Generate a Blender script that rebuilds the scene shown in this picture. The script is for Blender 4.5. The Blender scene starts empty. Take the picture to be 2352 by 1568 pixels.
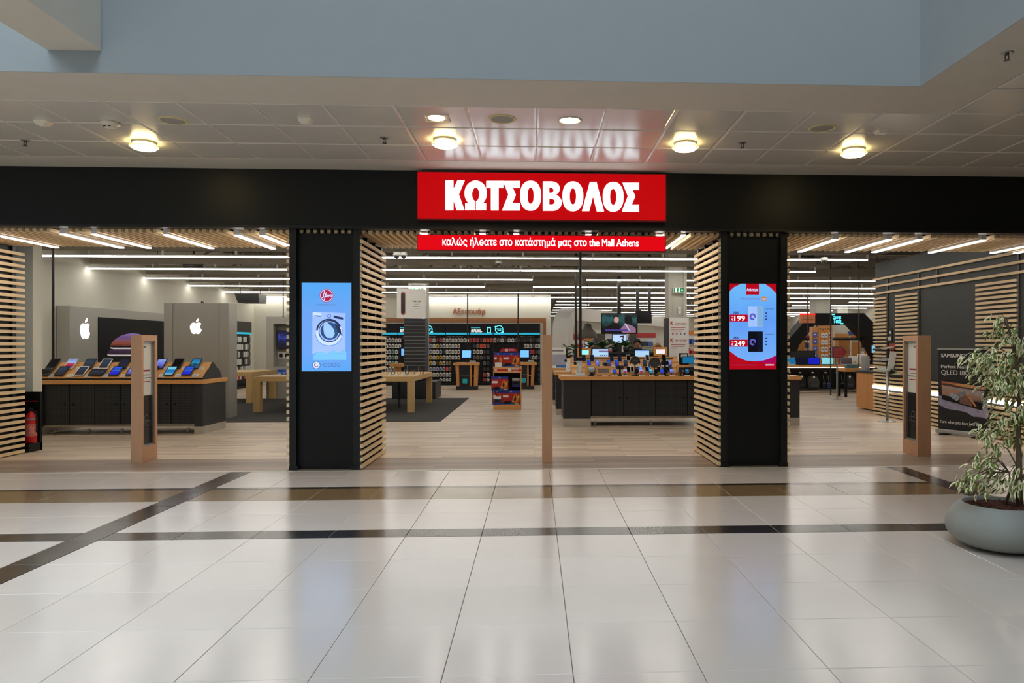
import bpy, bmesh, math, random
from mathutils import Vector, Matrix, Euler
RND = random.Random(11)
PI = math.pi
SC = bpy.context.scene
COL = SC.collection

# ------------------------------------------------------------------ camera
CAM_H, CAM_D, CAM_F, CAM_YAW, CAM_CX, CAM_CY = 1.517, 8.749, 1639.0, 0.0447, 1301.0, 792.0
cam_data = bpy.data.cameras.new('camera')
cam = bpy.data.objects.new('camera', cam_data)
COL.objects.link(cam)
cam.location = (0, -CAM_D, CAM_H)
cam.rotation_euler = (PI / 2, 0, -CAM_YAW)
cam_data.sensor_width = 36.0
cam_data.lens = CAM_F / 2352 * 36.0
cam_data.shift_x = (1176 - CAM_CX) / 2352
cam_data.shift_y = (CAM_CY - 784) / 2352
cam_data.clip_start = 0.05
cam_data.clip_end = 300
SC.camera = cam

# ------------------------------------------------------------------ daylight over the open atrium
world = bpy.data.worlds.new('overcast_sky')
SC.world = world
world.use_nodes = True
bg = world.node_tree.nodes['Background']
bg.inputs['Color'].default_value = (0.74, 0.88, 1.0, 1)
bg.inputs['Strength'].default_value = 3.75

SC.view_settings.view_transform = 'Standard'
SC.view_settings.look = 'None'
SC.view_settings.exposure = 0.0
SC.view_settings.gamma = 1.0
SC.view_settings.use_curve_mapping = False
SC.cycles.use_denoising = True
SC.cycles.use_light_tree = False
SC.cycles.max_bounces = 5
SC.cycles.diffuse_bounces = 3
SC.cycles.glossy_bounces = 3
SC.cycles.transmission_bounces = 3
SC.cycles.caustics_reflective = False
SC.cycles.caustics_refractive = False
SC.cycles.use_adaptive_sampling = True
SC.cycles.adaptive_threshold = 0.03
SC.cycles.sample_clamp_indirect = 6.0
TUBE, BAR, DOWN = 18.0, 16.0, 26.0          # emission of shop tubes, portal bars, mall downlights

# ------------------------------------------------------------------ measuring: photograph pixel -> point of the place
_r = Vector((math.cos(CAM_YAW), -math.sin(CAM_YAW), 0))
_f = Vector((math.sin(CAM_YAW), math.cos(CAM_YAW), 0))
_c = Vector((0, -CAM_D, CAM_H))
def _ray(x, y): return _f + _r * ((x - CAM_CX) / CAM_F) + Vector((0, 0, 1)) * ((CAM_CY - y) / CAM_F)
def at(x, y, Y): d = _ray(x, y); return _c + d * ((Y + CAM_D) / d.y)
def gr(x, y, Z=0.0): d = _ray(x, y); return _c + d * ((Z - CAM_H) / d.z)
def onx(x, y, X): d = _ray(x, y); return _c + d * (X / d.x)

# ------------------------------------------------------------------ materials
MATS = {}
def _new(name):
    m = bpy.data.materials.new(name); m.use_nodes = True
    nt = m.node_tree; b = nt.nodes['Principled BSDF']
    MATS[name] = m
    return m, nt, b
def _coords(nt, scale=(1, 1, 1), kind='Object'):
    tc = nt.nodes.new('ShaderNodeTexCoord'); mp = nt.nodes.new('ShaderNodeMapping')
    mp.inputs['Scale'].default_value = scale
    nt.links.new(tc.outputs[kind], mp.inputs['Vector'])
    return mp.outputs['Vector']
def _noise(nt, vec, scale, detail=4.0, rough=.6):
    n = nt.nodes.new('ShaderNodeTexNoise')
    n.inputs['Scale'].default_value = scale; n.inputs['Detail'].default_value = detail
    n.inputs['Roughness'].default_value = rough
    nt.links.new(vec, n.inputs['Vector'])
    return n.outputs['Fac']
def _ramp(nt, fac, stops):
    r = nt.nodes.new('ShaderNodeValToRGB')
    e = r.color_ramp.elements
    while len(e) < len(stops): e.new(.5)
    for k, (p, c) in enumerate(stops):
        e[k].position = p; e[k].color = (*c, 1)
    nt.links.new(fac, r.inputs['Fac'])
    return r.outputs['Color']
def s2l(c):
    return tuple(((v / 255) / 12.92 if v / 255 <= .04045 else ((v / 255 + .055) / 1.055) ** 2.4) for v in c)
def M(name, col=None, rough=.5, metal=0., spec=.5, var=.07, scale=5., stretch=(1, 1, 1), bump=0., emit=0., ecol=None, alpha=1., trans=0.):
    """procedural surface: col is an sRGB triple, noise varies it a little"""
    if name in MATS: return MATS[name]
    m, nt, b = _new(name)
    c = s2l(col)
    vec = _coords(nt, stretch)
    fac = _noise(nt, vec, scale)
    lo = tuple(max(0, v * (1 - var)) for v in c); hi = tuple(min(1, v * (1 + var)) for v in c)
    colr = _ramp(nt, fac, [(.3, lo), (.7, hi)])
    nt.links.new(colr, b.inputs['Base Color'])
    b.inputs['Roughness'].default_value = rough
    b.inputs['Metallic'].default_value = metal
    b.inputs['Specular IOR Level'].default_value = spec
    if trans:
        b.inputs['Transmission Weight'].default_value = trans
    if bump:
        bp = nt.nodes.new('ShaderNodeBump'); bp.inputs['Strength'].default_value = bump; bp.inputs['Distance'].default_value = .01
        nt.links.new(fac, bp.inputs['Height']); nt.links.new(bp.outputs['Normal'], b.inputs['Normal'])
    if emit:
        if ecol is None: nt.links.new(colr, b.inputs['Emission Color'])
        else: b.inputs['Emission Color'].default_value = (*s2l(ecol), 1)
        b.inputs['Emission Strength'].default_value = emit
    return m
def wood(name, col, rough=.45, along='x', var=.18, scale=3.):
    if name in MATS: return MATS[name]
    m, nt, b = _new(name)
    st = {'x': (.6, 9, 9), 'y': (9, .6, 9), 'z': (9, 9, .6)}[along]
    vec = _coords(nt, st)
    f1 = _noise(nt, vec, scale, 6, .65)
    c = s2l(col)
    out = _ramp(nt, f1, [(.25, tuple(v * (1 - var) for v in c)), (.75, tuple(min(1, v * (1 + var)) for v in c))])
    nt.links.new(out, b.inputs['Base Color'])
    b.inputs['Roughness'].default_value = rough
    return m
def ramp_screen(name, stops, emit, axis='Z', scale=1., noise=.25, size=1.0, nscale=3.):
    """lit picture: colours run along one local axis, broken up by noise"""
    if name in MATS: return MATS[name]
    m, nt, b = _new(name)
    tc = nt.nodes.new('ShaderNodeTexCoord'); sp = nt.nodes.new('ShaderNodeSeparateXYZ')
    nt.links.new(tc.outputs['Generated'], sp.inputs[0])
    n = nt.nodes.new('ShaderNodeTexNoise'); n.inputs['Scale'].default_value = nscale; n.inputs['Detail'].default_value = 3
    nt.links.new(tc.outputs['Generated'], n.inputs['Vector'])
    sub = nt.nodes.new('ShaderNodeMath'); sub.operation = 'MULTIPLY_ADD'
    nt.links.new(n.outputs['Fac'], sub.inputs[0]); sub.inputs[1].default_value = noise
    ad = nt.nodes.new('ShaderNodeMath'); ad.operation = 'SUBTRACT'
    nt.links.new(sp.outputs[axis], ad.inputs[0]); ad.inputs[1].default_value = noise * .5
    nt.links.new(ad.outputs[0], sub.inputs[2])
    out = _ramp(nt, sub.outputs[0], [(p, s2l(c)) for p, c in stops])
    if emit:
        b.inputs['Base Color'].default_value = (.01, .01, .012, 1)
        nt.links.new(out, b.inputs['Emission Color']); b.inputs['Emission Strength'].default_value = emit
        b.inputs['Roughness'].default_value = .2
    else:
        nt.links.new(out, b.inputs['Base Color']); b.inputs['Roughness'].default_value = .5
    return m

# ------------------------------------------------------------------ geometry helpers
class MB:
    def __init__(s): s.v = []; s.f = []; s.mi = []
    def add(s, vs, fs, mi=0):
        o = len(s.v); s.v += [tuple(v) for v in vs]; s.f += [tuple(i + o for i in f) for f in fs]; s.mi += [mi] * len(fs); return s
    def box(s, x0, x1, y0, y1, z0, z1, mi=0):
        x0, x1 = min(x0, x1), max(x0, x1); y0, y1 = min(y0, y1), max(y0, y1); z0, z1 = min(z0, z1), max(z0, z1)
        return s.add([(x0, y0, z0), (x1, y0, z0), (x1, y1, z0), (x0, y1, z0), (x0, y0, z1), (x1, y0, z1), (x1, y1, z1), (x0, y1, z1)],
                     [(0, 3, 2, 1), (4, 5, 6, 7), (0, 1, 5, 4), (1, 2, 6, 5), (2, 3, 7, 6), (3, 0, 4, 7)], mi)
    def cbox(s, x0, x1, y0, y1, z0, z1, c=.01):
        """box with chamfered edges"""
        bm = bmesh.new()
        bmesh.ops.create_cube(bm, size=1)
        for v in bm.verts:
            v.co = ((x0 + x1) / 2 + v.co.x * (x1 - x0), (y0 + y1) / 2 + v.co.y * (y1 - y0), (z0 + z1) / 2 + v.co.z * (z1 - z0))
        bmesh.ops.bevel(bm, geom=bm.edges[:], offset=c, segments=1, affect='EDGES', profile=.5)
        bm.verts.index_update()
        s.add([v.co[:] for v in bm.verts], [[v.index for v in f.verts] for f in bm.faces]); bm.free(); return s
    def prism(s, poly, y0, y1, mi=0):
        """outline in x,z, thickness along y"""
        a = sum(p[0] * q[1] - q[0] * p[1] for p, q in zip(poly, poly[1:] + poly[:1]))
        if a < 0: poly = poly[::-1]
        n = len(poly)
        return s.add([(x, y0, z) for x, z in poly] + [(x, y1, z) for x, z in poly],
                     [tuple(range(n)), tuple(range(2 * n - 1, n - 1, -1))] + [(i, i + n, (i + 1) % n + n, (i + 1) % n) for i in range(n)], mi)
    def prismz(s, poly, z0, z1, mi=0):
        a = sum(p[0] * q[1] - q[0] * p[1] for p, q in zip(poly, poly[1:] + poly[:1]))
        if a < 0: poly = poly[::-1]
        n = len(poly)
        return s.add([(x, y, z0) for x, y in poly] + [(x, y, z1) for x, y in poly],
                     [tuple(range(n - 1, -1, -1)), tuple(range(n, 2 * n))] + [(i, (i + 1) % n, (i + 1) % n + n, i + n) for i in range(n)], mi)
    def prismx(s, poly, x0, x1, mi=0):
        """outline in y,z, thickness along x"""
        a = sum(p[0] * q[1] - q[0] * p[1] for p, q in zip(poly, poly[1:] + poly[:1]))
        if a < 0: poly = poly[::-1]
        n = len(poly)
        return s.add([(x0, y, z) for y, z in poly] + [(x1, y, z) for y, z in poly],
                     [tuple(range(n - 1, -1, -1)), tuple(range(n, 2 * n))] + [(i, (i + 1) % n, (i + 1) % n + n, i + n) for i in range(n)], mi)
    def ring(s, cx, cz, ro, ri, y0, y1, n=28, sx=1., a0=0., a1=2 * PI):
        full = abs(a1 - a0 - 2 * PI) < 1e-6
        k = n if full else n + 1
        A = [a0 + (a1 - a0) * i / n for i in range(k)]
        vs = [(cx + sx * r * math.cos(a), y, cz + r * math.sin(a)) for y in (y0, y1) for r in (ro, ri) for a in A]
        fs = []
        for i in range(n):
            j = (i + 1) % k
            o0, o1, i0, i1 = i, j, k + i, k + j
            fs += [(i0, i1, o1, o0)[::-1] if False else (o0, o1, i1, i0)[::-1], (2 * k + o0, 2 * k + o1, 2 * k + i1, 2 * k + i0),
                   (o0, o1, 2 * k + o1, 2 * k + o0), (i1, i0, 2 * k + i0, 2 * k + i1)]
        return s.add(vs, fs)
    def cyl(s, p0, p1, r0, r1=None, n=12):
        r1 = r0 if r1 is None else r1
        p0 = Vector(p0); p1 = Vector(p1); d = (p1 - p0).normalized()
        a = d.orthogonal().normalized(); b = d.cross(a)
        vs = []
        for p, r in ((p0, r0), (p1, r1)):
            vs += [(p + (a * math.cos(2 * PI * i / n) + b * math.sin(2 * PI * i / n)) * r)[:] for i in range(n)]
        return s.add(vs, [tuple(range(n - 1, -1, -1)), tuple(range(n, 2 * n))] + [(i, (i + 1) % n, (i + 1) % n + n, i + n) for i in range(n)])
    def tube(s, pts, r, n=8):
        pts = [Vector(p) for p in pts]; rs = r if isinstance(r, (list, tuple)) else [r] * len(pts)
        vs = []; a = None
        for i, p in enumerate(pts):
            d = (pts[min(i + 1, len(pts) - 1)] - pts[max(i - 1, 0)]).normalized()
            if a is None: a = d.orthogonal().normalized()
            a = (a - d * a.dot(d)).normalized(); b = d.cross(a)
            vs += [(p + (a * math.cos(2 * PI * k / n) + b * math.sin(2 * PI * k / n)) * rs[i])[:] for k in range(n)]
        m = len(pts)
        fs = [(i * n + k, i * n + (k + 1) % n, (i + 1) * n + (k + 1) % n, (i + 1) * n + k) for i in range(m - 1) for k in range(n)]
        fs += [tuple(range(n - 1, -1, -1)), tuple((m - 1) * n + k for k in range(n))]
        return s.add(vs, fs)
    def lathe(s, prof, n=24, cx=0., cy=0., cap=True):
        vs = []; m = len(prof)
        for r, z in prof:
            vs += [(cx + r * math.cos(2 * PI * k / n), cy + r * math.sin(2 * PI * k / n), z) for k in range(n)]
        fs = [(i * n + k, i * n + (k + 1) % n, (i + 1) * n + (k + 1) % n, (i + 1) * n + k) for i in range(m - 1) for k in range(n)]
        if cap: fs += [tuple(range(n - 1, -1, -1)), tuple((m - 1) * n + k for k in range(n))]
        return s.add(vs, fs)
    def mesh(s, name, mats=(), smooth=False):
        me = bpy.data.meshes.new(name)
        me.from_pydata(s.v, [], s.f)
        for m in mats: me.materials.append(m)
        if any(s.mi): me.polygons.foreach_set('material_index', s.mi)
        if smooth: me.polygons.foreach_set('use_smooth', [True] * len(me.polygons))
        me.update(); return me
    def build(s, name, mat, parent=None, loc=None, rot=None, smooth=False, label=None):
        mats = mat if isinstance(mat, (list, tuple)) else [mat]
        return ob(name, s.mesh(name, mats, smooth), parent, loc, rot, label)
def ob(name, mesh, parent=None, loc=None, rot=None, label=None, mat=None):
    o = bpy.data.objects.new(name, mesh); COL.objects.link(o)
    if parent: o.parent = parent
    if loc is not None: o.location = loc
    if rot is not None: o.rotation_euler = rot
    if label: o['label'] = label
    if mat is not None:
        o.material_slots[0].link = 'OBJECT'; o.material_slots[0].material = mat
    return o
def tag(o, label=None, cat=None, group=None, kind=None):
    if label: o['label'] = label
    if cat: o['category'] = cat
    if group: o['group'] = group
    if kind: o['kind'] = kind
    return o
def thing(name, label, cat, loc=(0, 0, 0), rz=0., group=None, rot=None):
    o = bpy.data.objects.new(name, None); COL.objects.link(o)
    o.empty_display_size = .1
    o.location = loc; o.rotation_euler = rot if rot else (0, 0, rz)
    return tag(o, label, cat, group)
def bx(name, parent, mat, x0, x1, y0, y1, z0, z1, c=0., label=None):
    m = MB()
    if c: m.cbox(x0, x1, y0, y1, z0, z1, c)
    else: m.box(x0, x1, y0, y1, z0, z1)
    return m.build(name, mat, parent, label=label)
def struct(name, mat, mb): return tag(mb.build(name, mat), kind='structure')
def circ(cx, cz, r, n=20, sx=1., a0=0., a1=2 * PI):
    full = abs(a1 - a0 - 2 * PI) < 1e-6
    return [(cx + sx * r * math.cos(a0 + (a1 - a0) * i / n), cz + r * math.sin(a0 + (a1 - a0) * i / n)) for i in range(n if full else n + 1)]
def rrect(x0, x1, z0, z1, r, n=4):
    P = []
    for cx, cz, a in ((x1 - r, z0 + r, -PI / 2), (x1 - r, z1 - r, 0), (x0 + r, z1 - r, PI / 2), (x0 + r, z0 + r, PI)):
        P += [(cx + r * math.cos(a + PI / 2 * i / n), cz + r * math.sin(a + PI / 2 * i / n)) for i in range(n + 1)]
    return P
TEXTS = []
def txt(s, parent, mat, x, y, z, h=None, w=None, al='C', name='lettering', ext=.0015, bold=0., shear=0.):
    """lettering facing local -y; h/w fit its height and width; (x, z) its left or centre and its middle"""
    cu = bpy.data.curves.new(name, 'FONT'); cu.body = s.translate({0x3ba: 0x43a, 0x3c0: 0x43f, 0x3b8: 0x473, 0x3a1: 0x50}); cu.extrude = .02; cu.shear = shear
    cu.resolution_u = 8
    o = bpy.data.objects.new(name, cu); COL.objects.link(o)
    TEXTS.append((o, parent, mat, x, y, z, h, w, al, name, ext, bold))
def outline(splines, parent, mat, x, y, z, sc, name, ext=.004):
    """filled outline with holes, from several closed point lists"""
    cu = bpy.data.curves.new(name, 'CURVE'); cu.dimensions = '2D'; cu.fill_mode = 'BOTH'; cu.extrude = .02
    for P in splines:
        sp = cu.splines.new('POLY'); sp.points.add(len(P) - 1); sp.use_cyclic_u = True
        for q, (a, b) in zip(sp.points, P): q.co = (a, b, 0, 1)
    o = bpy.data.objects.new(name, cu); COL.objects.link(o)
    TEXTS.append((o, parent, mat, x, y, z, None, None, ('S', sc), name, ext, 0.))
def finish_texts():
    dg = bpy.context.evaluated_depsgraph_get()
    for o, parent, mat, x, y, z, h, w, al, name, ext, bold in TEXTS:
        me = bpy.data.meshes.new_from_object(o.evaluated_get(dg))
        if not me.vertices: continue
        xs = [v.co.x for v in me.vertices]; ys = [v.co.y for v in me.vertices]
        x0, x1, y0, y1 = min(xs), max(xs), min(ys), max(ys)
        if isinstance(al, tuple):
            sx = sy = al[1]; ox = oy = 0
        else:
            sy = h / (y1 - y0) if h else w / (x1 - x0); sx = w / (x1 - x0) if w else sy
            ox = (x0 + x1) / 2 if al == 'C' else x0; oy = (y0 + y1) / 2
        for v in me.vertices:
            v.co = (x + (v.co.x - ox) * sx, y - ext if v.co.z > 0 else y, z + (v.co.y - oy) * sy)
        if bold:            # heavier strokes: the letters again, shifted a little each way
            V = [v.co.copy() for v in me.vertices]; F = [tuple(p.vertices) for p in me.polygons]; d = bold * .8
            mb = MB()
            for i, (dx, dz) in enumerate(((d, d), (-d, d), (d, -d), (-d, -d))): mb.add([(v.x + dx * sx, v.y - .0004 * i, v.z + dz * sy) for v in V], F)
            me = mb.mesh(name)
        me.materials.clear(); me.materials.append(mat)
        me.name = name
        ob(name, me, parent)
    for o, *_ in TEXTS:
        cu = o.data; bpy.data.objects.remove(o)
        bpy.data.curves.remove(cu)
ORD = ['first', 'second', 'third', 'fourth', 'fifth', 'sixth', 'seventh', 'eighth', 'ninth', 'tenth', 'eleventh', 'twelfth', 'thirteenth', 'fourteenth', 'fifteenth', 'sixteenth']
# ------------------------------------------------------------------ shared surfaces
BLACK = M('black_lacquer', (17, 18, 15), .45, spec=.3)
BLACKM = M('black_metal', (24, 25, 25), .4, .2)
CHAR = M('charcoal_laminate', (38, 40, 43), .5)
OAK = wood('oak_laminate', (226, 164, 94), .45, 'x', .10)
OAKZ = wood('oak_laminate_upright', (212, 148, 84), .45, 'z', .12)
PALE = wood('pale_maple', (216, 178, 118), .45, 'x', .08)
SLATW = wood('pine_slat', (240, 214, 172), .55, 'x', .10)
SLATY = wood('pine_slat_depth', (240, 212, 168), .55, 'y', .10)
GATEW = wood('beech_veneer', (210, 164, 128), .45, 'z', .08)
WHITE = M('white_plastic', (232, 232, 228), .4, var=.02)
OFFW = M('cream_paint', (226, 222, 208), .7, var=.02)
STEEL = M('brushed_steel', (178, 178, 176), .35, .9, stretch=(20, 20, .5))
GREYM = M('grey_metal_panel', (172, 170, 162), .42, .25, var=.05, stretch=(30, 30, .4))
KICK = M('satin_plinth', (196, 190, 178), .4, .6)
RED = M('red_plastic', (200, 22, 28), .45)
DRED = M('dark_red_print', (168, 24, 34), .5)
CARD = M('white_card', (238, 238, 234), .6, var=.03)
GREYTX = M('grey_print', (120, 120, 124), .6)
DARKTX = M('dark_print', (36, 38, 44), .6)
SCRBLK = M('glass_black', (12, 13, 16), .12)
GLASSG = M('green_glass', (200, 230, 215), .05, trans=.9)
RUBBER = M('black_rubber', (16, 16, 17), .7)
TUBEM = M('lit_tube', (255, 255, 255), .4, emit=TUBE, ecol=(255, 249, 240), var=0)
BARM = M('lit_bar', (255, 255, 255), .4, emit=BAR, ecol=(255, 248, 238), var=0)
LEDM = M('lit_led_strip', (255, 255, 255), .4, emit=8., ecol=(255, 248, 240), var=0)
DOWNM = M('lit_downlight', (255, 255, 255), .4, emit=DOWN, ecol=(255, 226, 160), var=0)
CYANL = M('lit_cyan', (40, 190, 225), .5, emit=.55, ecol=(20, 175, 215), var=.2, scale=40)
CYANB = M('lit_cyan_sign', (90, 225, 240), .5, emit=1.6, ecol=(90, 228, 245), var=0)
WHTL = M('lit_white_print', (255, 255, 255), .5, emit=1.3, ecol=(255, 255, 255), var=0)
LOGO = M('lit_logo', (255, 255, 255), .5, emit=3.0, ecol=(255, 255, 255), var=0)
REDL = M('lit_red_face', (110, 0, 5), .6, spec=.15, emit=.62, ecol=(226, 0, 10), var=.04)
LETL = M('lit_letters', (255, 255, 255), .4, emit=2.6, ecol=(235, 245, 255), var=0)
WALLW = M('shop_wall_paint', (224, 222, 208), .75, var=.02)
def floor_tile_mat(name, col, rough, var):
    m, nt, b = _new(name)
    c = s2l(col)
    vec = _coords(nt, (1, 1, 1))
    f = _noise(nt, vec, 2.2, 6, .6)
    oi = nt.nodes.new('ShaderNodeObjectInfo')
    mix = nt.nodes.new('ShaderNodeMath'); mix.operation = 'MULTIPLY_ADD'
    nt.links.new(oi.outputs['Random'], mix.inputs[0]); mix.inputs[1].default_value = .45
    sc = nt.nodes.new('ShaderNodeMath'); sc.operation = 'MULTIPLY'; sc.inputs[1].default_value = .55
    nt.links.new(f, sc.inputs[0]); nt.links.new(sc.outputs[0], mix.inputs[2])
    out = _ramp(nt, mix.outputs[0], [(.1, tuple(v * (1 - var) for v in c)), (.9, tuple(min(1, v * (1 + var)) for v in c))])
    nt.links.new(out, b.inputs['Base Color'])
    f2 = _noise(nt, vec, 1.3, 3)
    rr = nt.nodes.new('ShaderNodeMapRange'); rr.inputs['To Min'].default_value = rough * .75; rr.inputs['To Max'].default_value = rough * 1.25
    nt.links.new(f2, rr.inputs['Value']); nt.links.new(rr.outputs[0], b.inputs['Roughness'])
    b.inputs['Specular IOR Level'].default_value = .55
    # slightly uneven polish
    f3 = _noise(nt, vec, 3.0, 2)
    bp = nt.nodes.new('ShaderNodeBump'); bp.inputs['Strength'].default_value = .06; bp.inputs['Distance'].default_value = .02
    nt.links.new(f3, bp.inputs['Height']); nt.links.new(bp.outputs['Normal'], b.inputs['Normal'])
    return m
TILE = floor_tile_mat('polished_cream_tile', (212, 200, 190), .18, .05)
TILEB = floor_tile_mat('polished_brown_tile', (128, 104, 72), .18, .08)
TILED = floor_tile_mat('polished_dark_tile', (44, 40, 38), .18, .12)
GROUT = M('grey_grout', (92, 88, 82), .8)
def plank_mat(name, c1, c2, mortar):
    m, nt, b = _new(name)
    vec = _coords(nt, (1, 1, 1))
    br = nt.nodes.new('ShaderNodeTexBrick')
    br.inputs['Scale'].default_value = 1.0; br.inputs['Brick Width'].default_value = 1.25; br.inputs['Row Height'].default_value = .135
    br.inputs['Mortar Size'].default_value = .0015; br.inputs['Bias'].default_value = 0
    br.offset = .37; br.offset_frequency = 2
    br.inputs['Color1'].default_value = (0, 0, 0, 1); br.inputs['Color2'].default_value = (1, 1, 1, 1); br.inputs['Mortar'].default_value = (.5, .5, .5, 1)
    nt.links.new(vec, br.inputs['Vector'])
    mp = nt.nodes.new('ShaderNodeMapping'); mp.inputs['Scale'].default_value = (.7, 14, 1)
    tc = nt.nodes.new('ShaderNodeTexCoord'); nt.links.new(tc.outputs['Object'], mp.inputs['Vector'])
    g = _noise(nt, mp.outputs['Vector'], 1.6, 5, .65)
    ma = nt.nodes.new('ShaderNodeMath'); ma.operation = 'MULTIPLY_ADD'; ma.inputs[1].default_value = .55
    sep = nt.nodes.new('ShaderNodeSeparateColor'); nt.links.new(br.outputs['Color'], sep.inputs[0])
    nt.links.new(sep.outputs[0], ma.inputs[0])
    hg = nt.nodes.new('ShaderNodeMath'); hg.operation = 'MULTIPLY'; hg.inputs[1].default_value = .6; nt.links.new(g, hg.inputs[0])
    nt.links.new(hg.outputs[0], ma.inputs[2])
    out = _ramp(nt, ma.outputs[0], [(.1, s2l(c2)), (.75, s2l(c1))])
    mx = nt.nodes.new('ShaderNodeMix'); mx.data_type = 'RGBA'
    nt.links.new(br.outputs['Fac'], mx.inputs['Factor']); nt.links.new(out, mx.inputs['A']); mx.inputs['B'].default_value = (*s2l(mortar), 1)
    nt.links.new(mx.outputs['Result'], b.inputs['Base Color'])
    b.inputs['Roughness'].default_value = .38
    return m
PLANK = plank_mat('oak_plank_floor', (228, 208, 184), (176, 152, 130), (118, 98, 80))
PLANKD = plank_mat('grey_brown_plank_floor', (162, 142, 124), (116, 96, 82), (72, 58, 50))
def perforated(name):
    m, nt, b = _new(name)
    tc = nt.nodes.new('ShaderNodeTexCoord'); sp = nt.nodes.new('ShaderNodeSeparateXYZ'); nt.links.new(tc.outputs['Object'], sp.inputs[0])
    acc = None
    for ax in ('X', 'Z'):
        k = nt.nodes.new('ShaderNodeMath'); k.operation = 'MULTIPLY'; k.inputs[1].default_value = 1 / .045; nt.links.new(sp.outputs[ax], k.inputs[0])
        fr = nt.nodes.new('ShaderNodeMath'); fr.operation = 'FRACT'; nt.links.new(k.outputs[0], fr.inputs[0])
        sb = nt.nodes.new('ShaderNodeMath'); sb.operation = 'SUBTRACT'; sb.inputs[1].default_value = .5; nt.links.new(fr.outputs[0], sb.inputs[0])
        pw = nt.nodes.new('ShaderNodeMath'); pw.operation = 'ABSOLUTE'; nt.links.new(sb.outputs[0], pw.inputs[0])
        if acc is None: acc = pw
        else:
            a = nt.nodes.new('ShaderNodeMath'); a.operation = 'MAXIMUM'; nt.links.new(acc.outputs[0], a.inputs[0]); nt.links.new(pw.outputs[0], a.inputs[1]); acc = a
    lt = nt.nodes.new('ShaderNodeMath'); lt.operation = 'LESS_THAN'; lt.inputs[1].default_value = .22; nt.links.new(acc.outputs[0], lt.inputs[0])
    mx = nt.nodes.new('ShaderNodeMix'); mx.data_type = 'RGBA'
    nt.links.new(lt.outputs[0], mx.inputs['Factor']); mx.inputs['A'].default_value = (*s2l((40, 42, 45)), 1); mx.inputs['B'].default_value = (.0015, .0015, .0015, 1)
    nt.links.new(mx.outputs['Result'], b.inputs['Base Color']); b.inputs['Roughness'].default_value = .5
    return m
PERF = perforated('perforated_black_steel')
# ================================================================== THE SETTING
ZC = 3.638          # mall ceiling
# ---- mall floor: slab, then single tiles as its parts
floor = struct('floor', GROUT, MB().box(-20, 16, -22, 0, -.2, -.012))
_tmesh = {}
def lay(name, x0, x1, y0, y1, mat, parent, z=0.0, g=.0013, th=.012):
    w, d = round(x1 - x0, 4), round(y1 - y0, 4)
    k = (name, w, d, mat.name)
    if k not in _tmesh:
        m = MB(); b = .0025; a, c = w / 2 - g, d / 2 - g
        m.add([(-a, -c, 0), (a, -c, 0), (a, c, 0), (-a, c, 0), (-a, -c, th - b), (a, -c, th - b), (a, c, th - b), (-a, c, th - b),
               (-a + b, -c + b, th), (a - b, -c + b, th), (a - b, c - b, th), (-a + b, c - b, th)],
              [(0, 3, 2, 1), (0, 1, 5, 4), (1, 2, 6, 5), (2, 3, 7, 6), (3, 0, 4, 7), (4, 5, 9, 8), (5, 6, 10, 9), (6, 7, 11, 10), (7, 4, 8, 11), (8, 9, 10, 11)])
        _tmesh[k] = m.mesh(name, [mat])
    return ob(name, _tmesh[k], parent, ((x0 + x1) / 2, (y0 + y1) / 2, z - th))
XL0, XL1, XR0, XR1 = -3.63, -3.385, 4.36, 4.605        # the two dark bands that run towards the shop
mid = [XL1] + [.178 + .6 * k for k in range(-5, 7)] + [XR0]
left = [XL0 - .6 * k for k in range(0, 11)][::-1]
right = [XR1 + .6 * k for k in range(0, 7)]
rows = [(-1.01, 0, 'c', .6), (-1.11, -1.01, 'd', 1.2), (-1.67, -1.11, 'b', .6), (-2.26, -1.67, 'c', .6), (-2.82, -2.26, 'c', .6), (-3.06, -2.82, 'd', 1.2)]
rows += [(-3.06 - .6 * (k + 1), -3.06 - .6 * k, 'c', .6) for k in range(5)]
rows.append((-6.66, -6.06, 'c', .6))
for y0, y1, kind, _ in rows:
    dep = (y0 + y1) / 2 + CAM_D
    lo, hi = -.80 * dep - .5, .75 * dep + .4             # only what the photograph shows
    mat = {'c': TILE, 'b': TILEB, 'd': TILED}[kind]; nm = {'c': 'floor_tile', 'b': 'brown_floor_tile', 'd': 'dark_floor_tile'}[kind]
    laid = []
    for xs in (left, mid, right):
        for a, b in zip(xs, xs[1:]):
            if b > lo and a < hi:
                laid += [a, b]
                if kind == 'c' and y0 == -1.01:
                    lay(nm, a, b, -1.01, -.41, mat, floor); lay(nm, a, b, -.41, -.06, mat, floor)
                else: lay(nm, a, b, y0, y1, mat, floor)
    for a, b in ((-9.63, min(laid)), (max(laid), XR0 if max(laid) < XR0 - .01 else 0), (max(max(laid), XR1), 8.205)):      # the same row on, outside the frame
        if b - a > .05: lay('floor_tile_field', a, b, y0, min(y1, -.06), mat, floor)
for a, b in ((XL0, XL1), (XR0, XR1)):
    y = -.06
    while y > -6.6:
        lay('dark_floor_tile', a, b, y - .6, y, TILED, floor, z=.0006); y -= .6
bx('threshold_strip', floor, M('threshold_metal', (210, 206, 196), .4, .3), -9, 9, -.06, 0, -.012, .003)
# the parts of the hall outside the frame: plain floor around the laid tiles
for x0, x1, y0, y1 in ((-20, -9.63, -22, 0), (8.2, 16, -22, 0), (-9.63, 8.2, -22, -6.66)):
    lay('floor_tile_field', x0, x1, y0, y1, TILE, floor)

# ---- shop floor
shop_floor = struct('floor_shop', PLANK, MB().box(-11, 17, .95, 38.5, -.1, 0))
bx('entrance_planks', shop_floor, PLANKD, -9, 9, 0, .95, -.1, 0)

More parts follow.
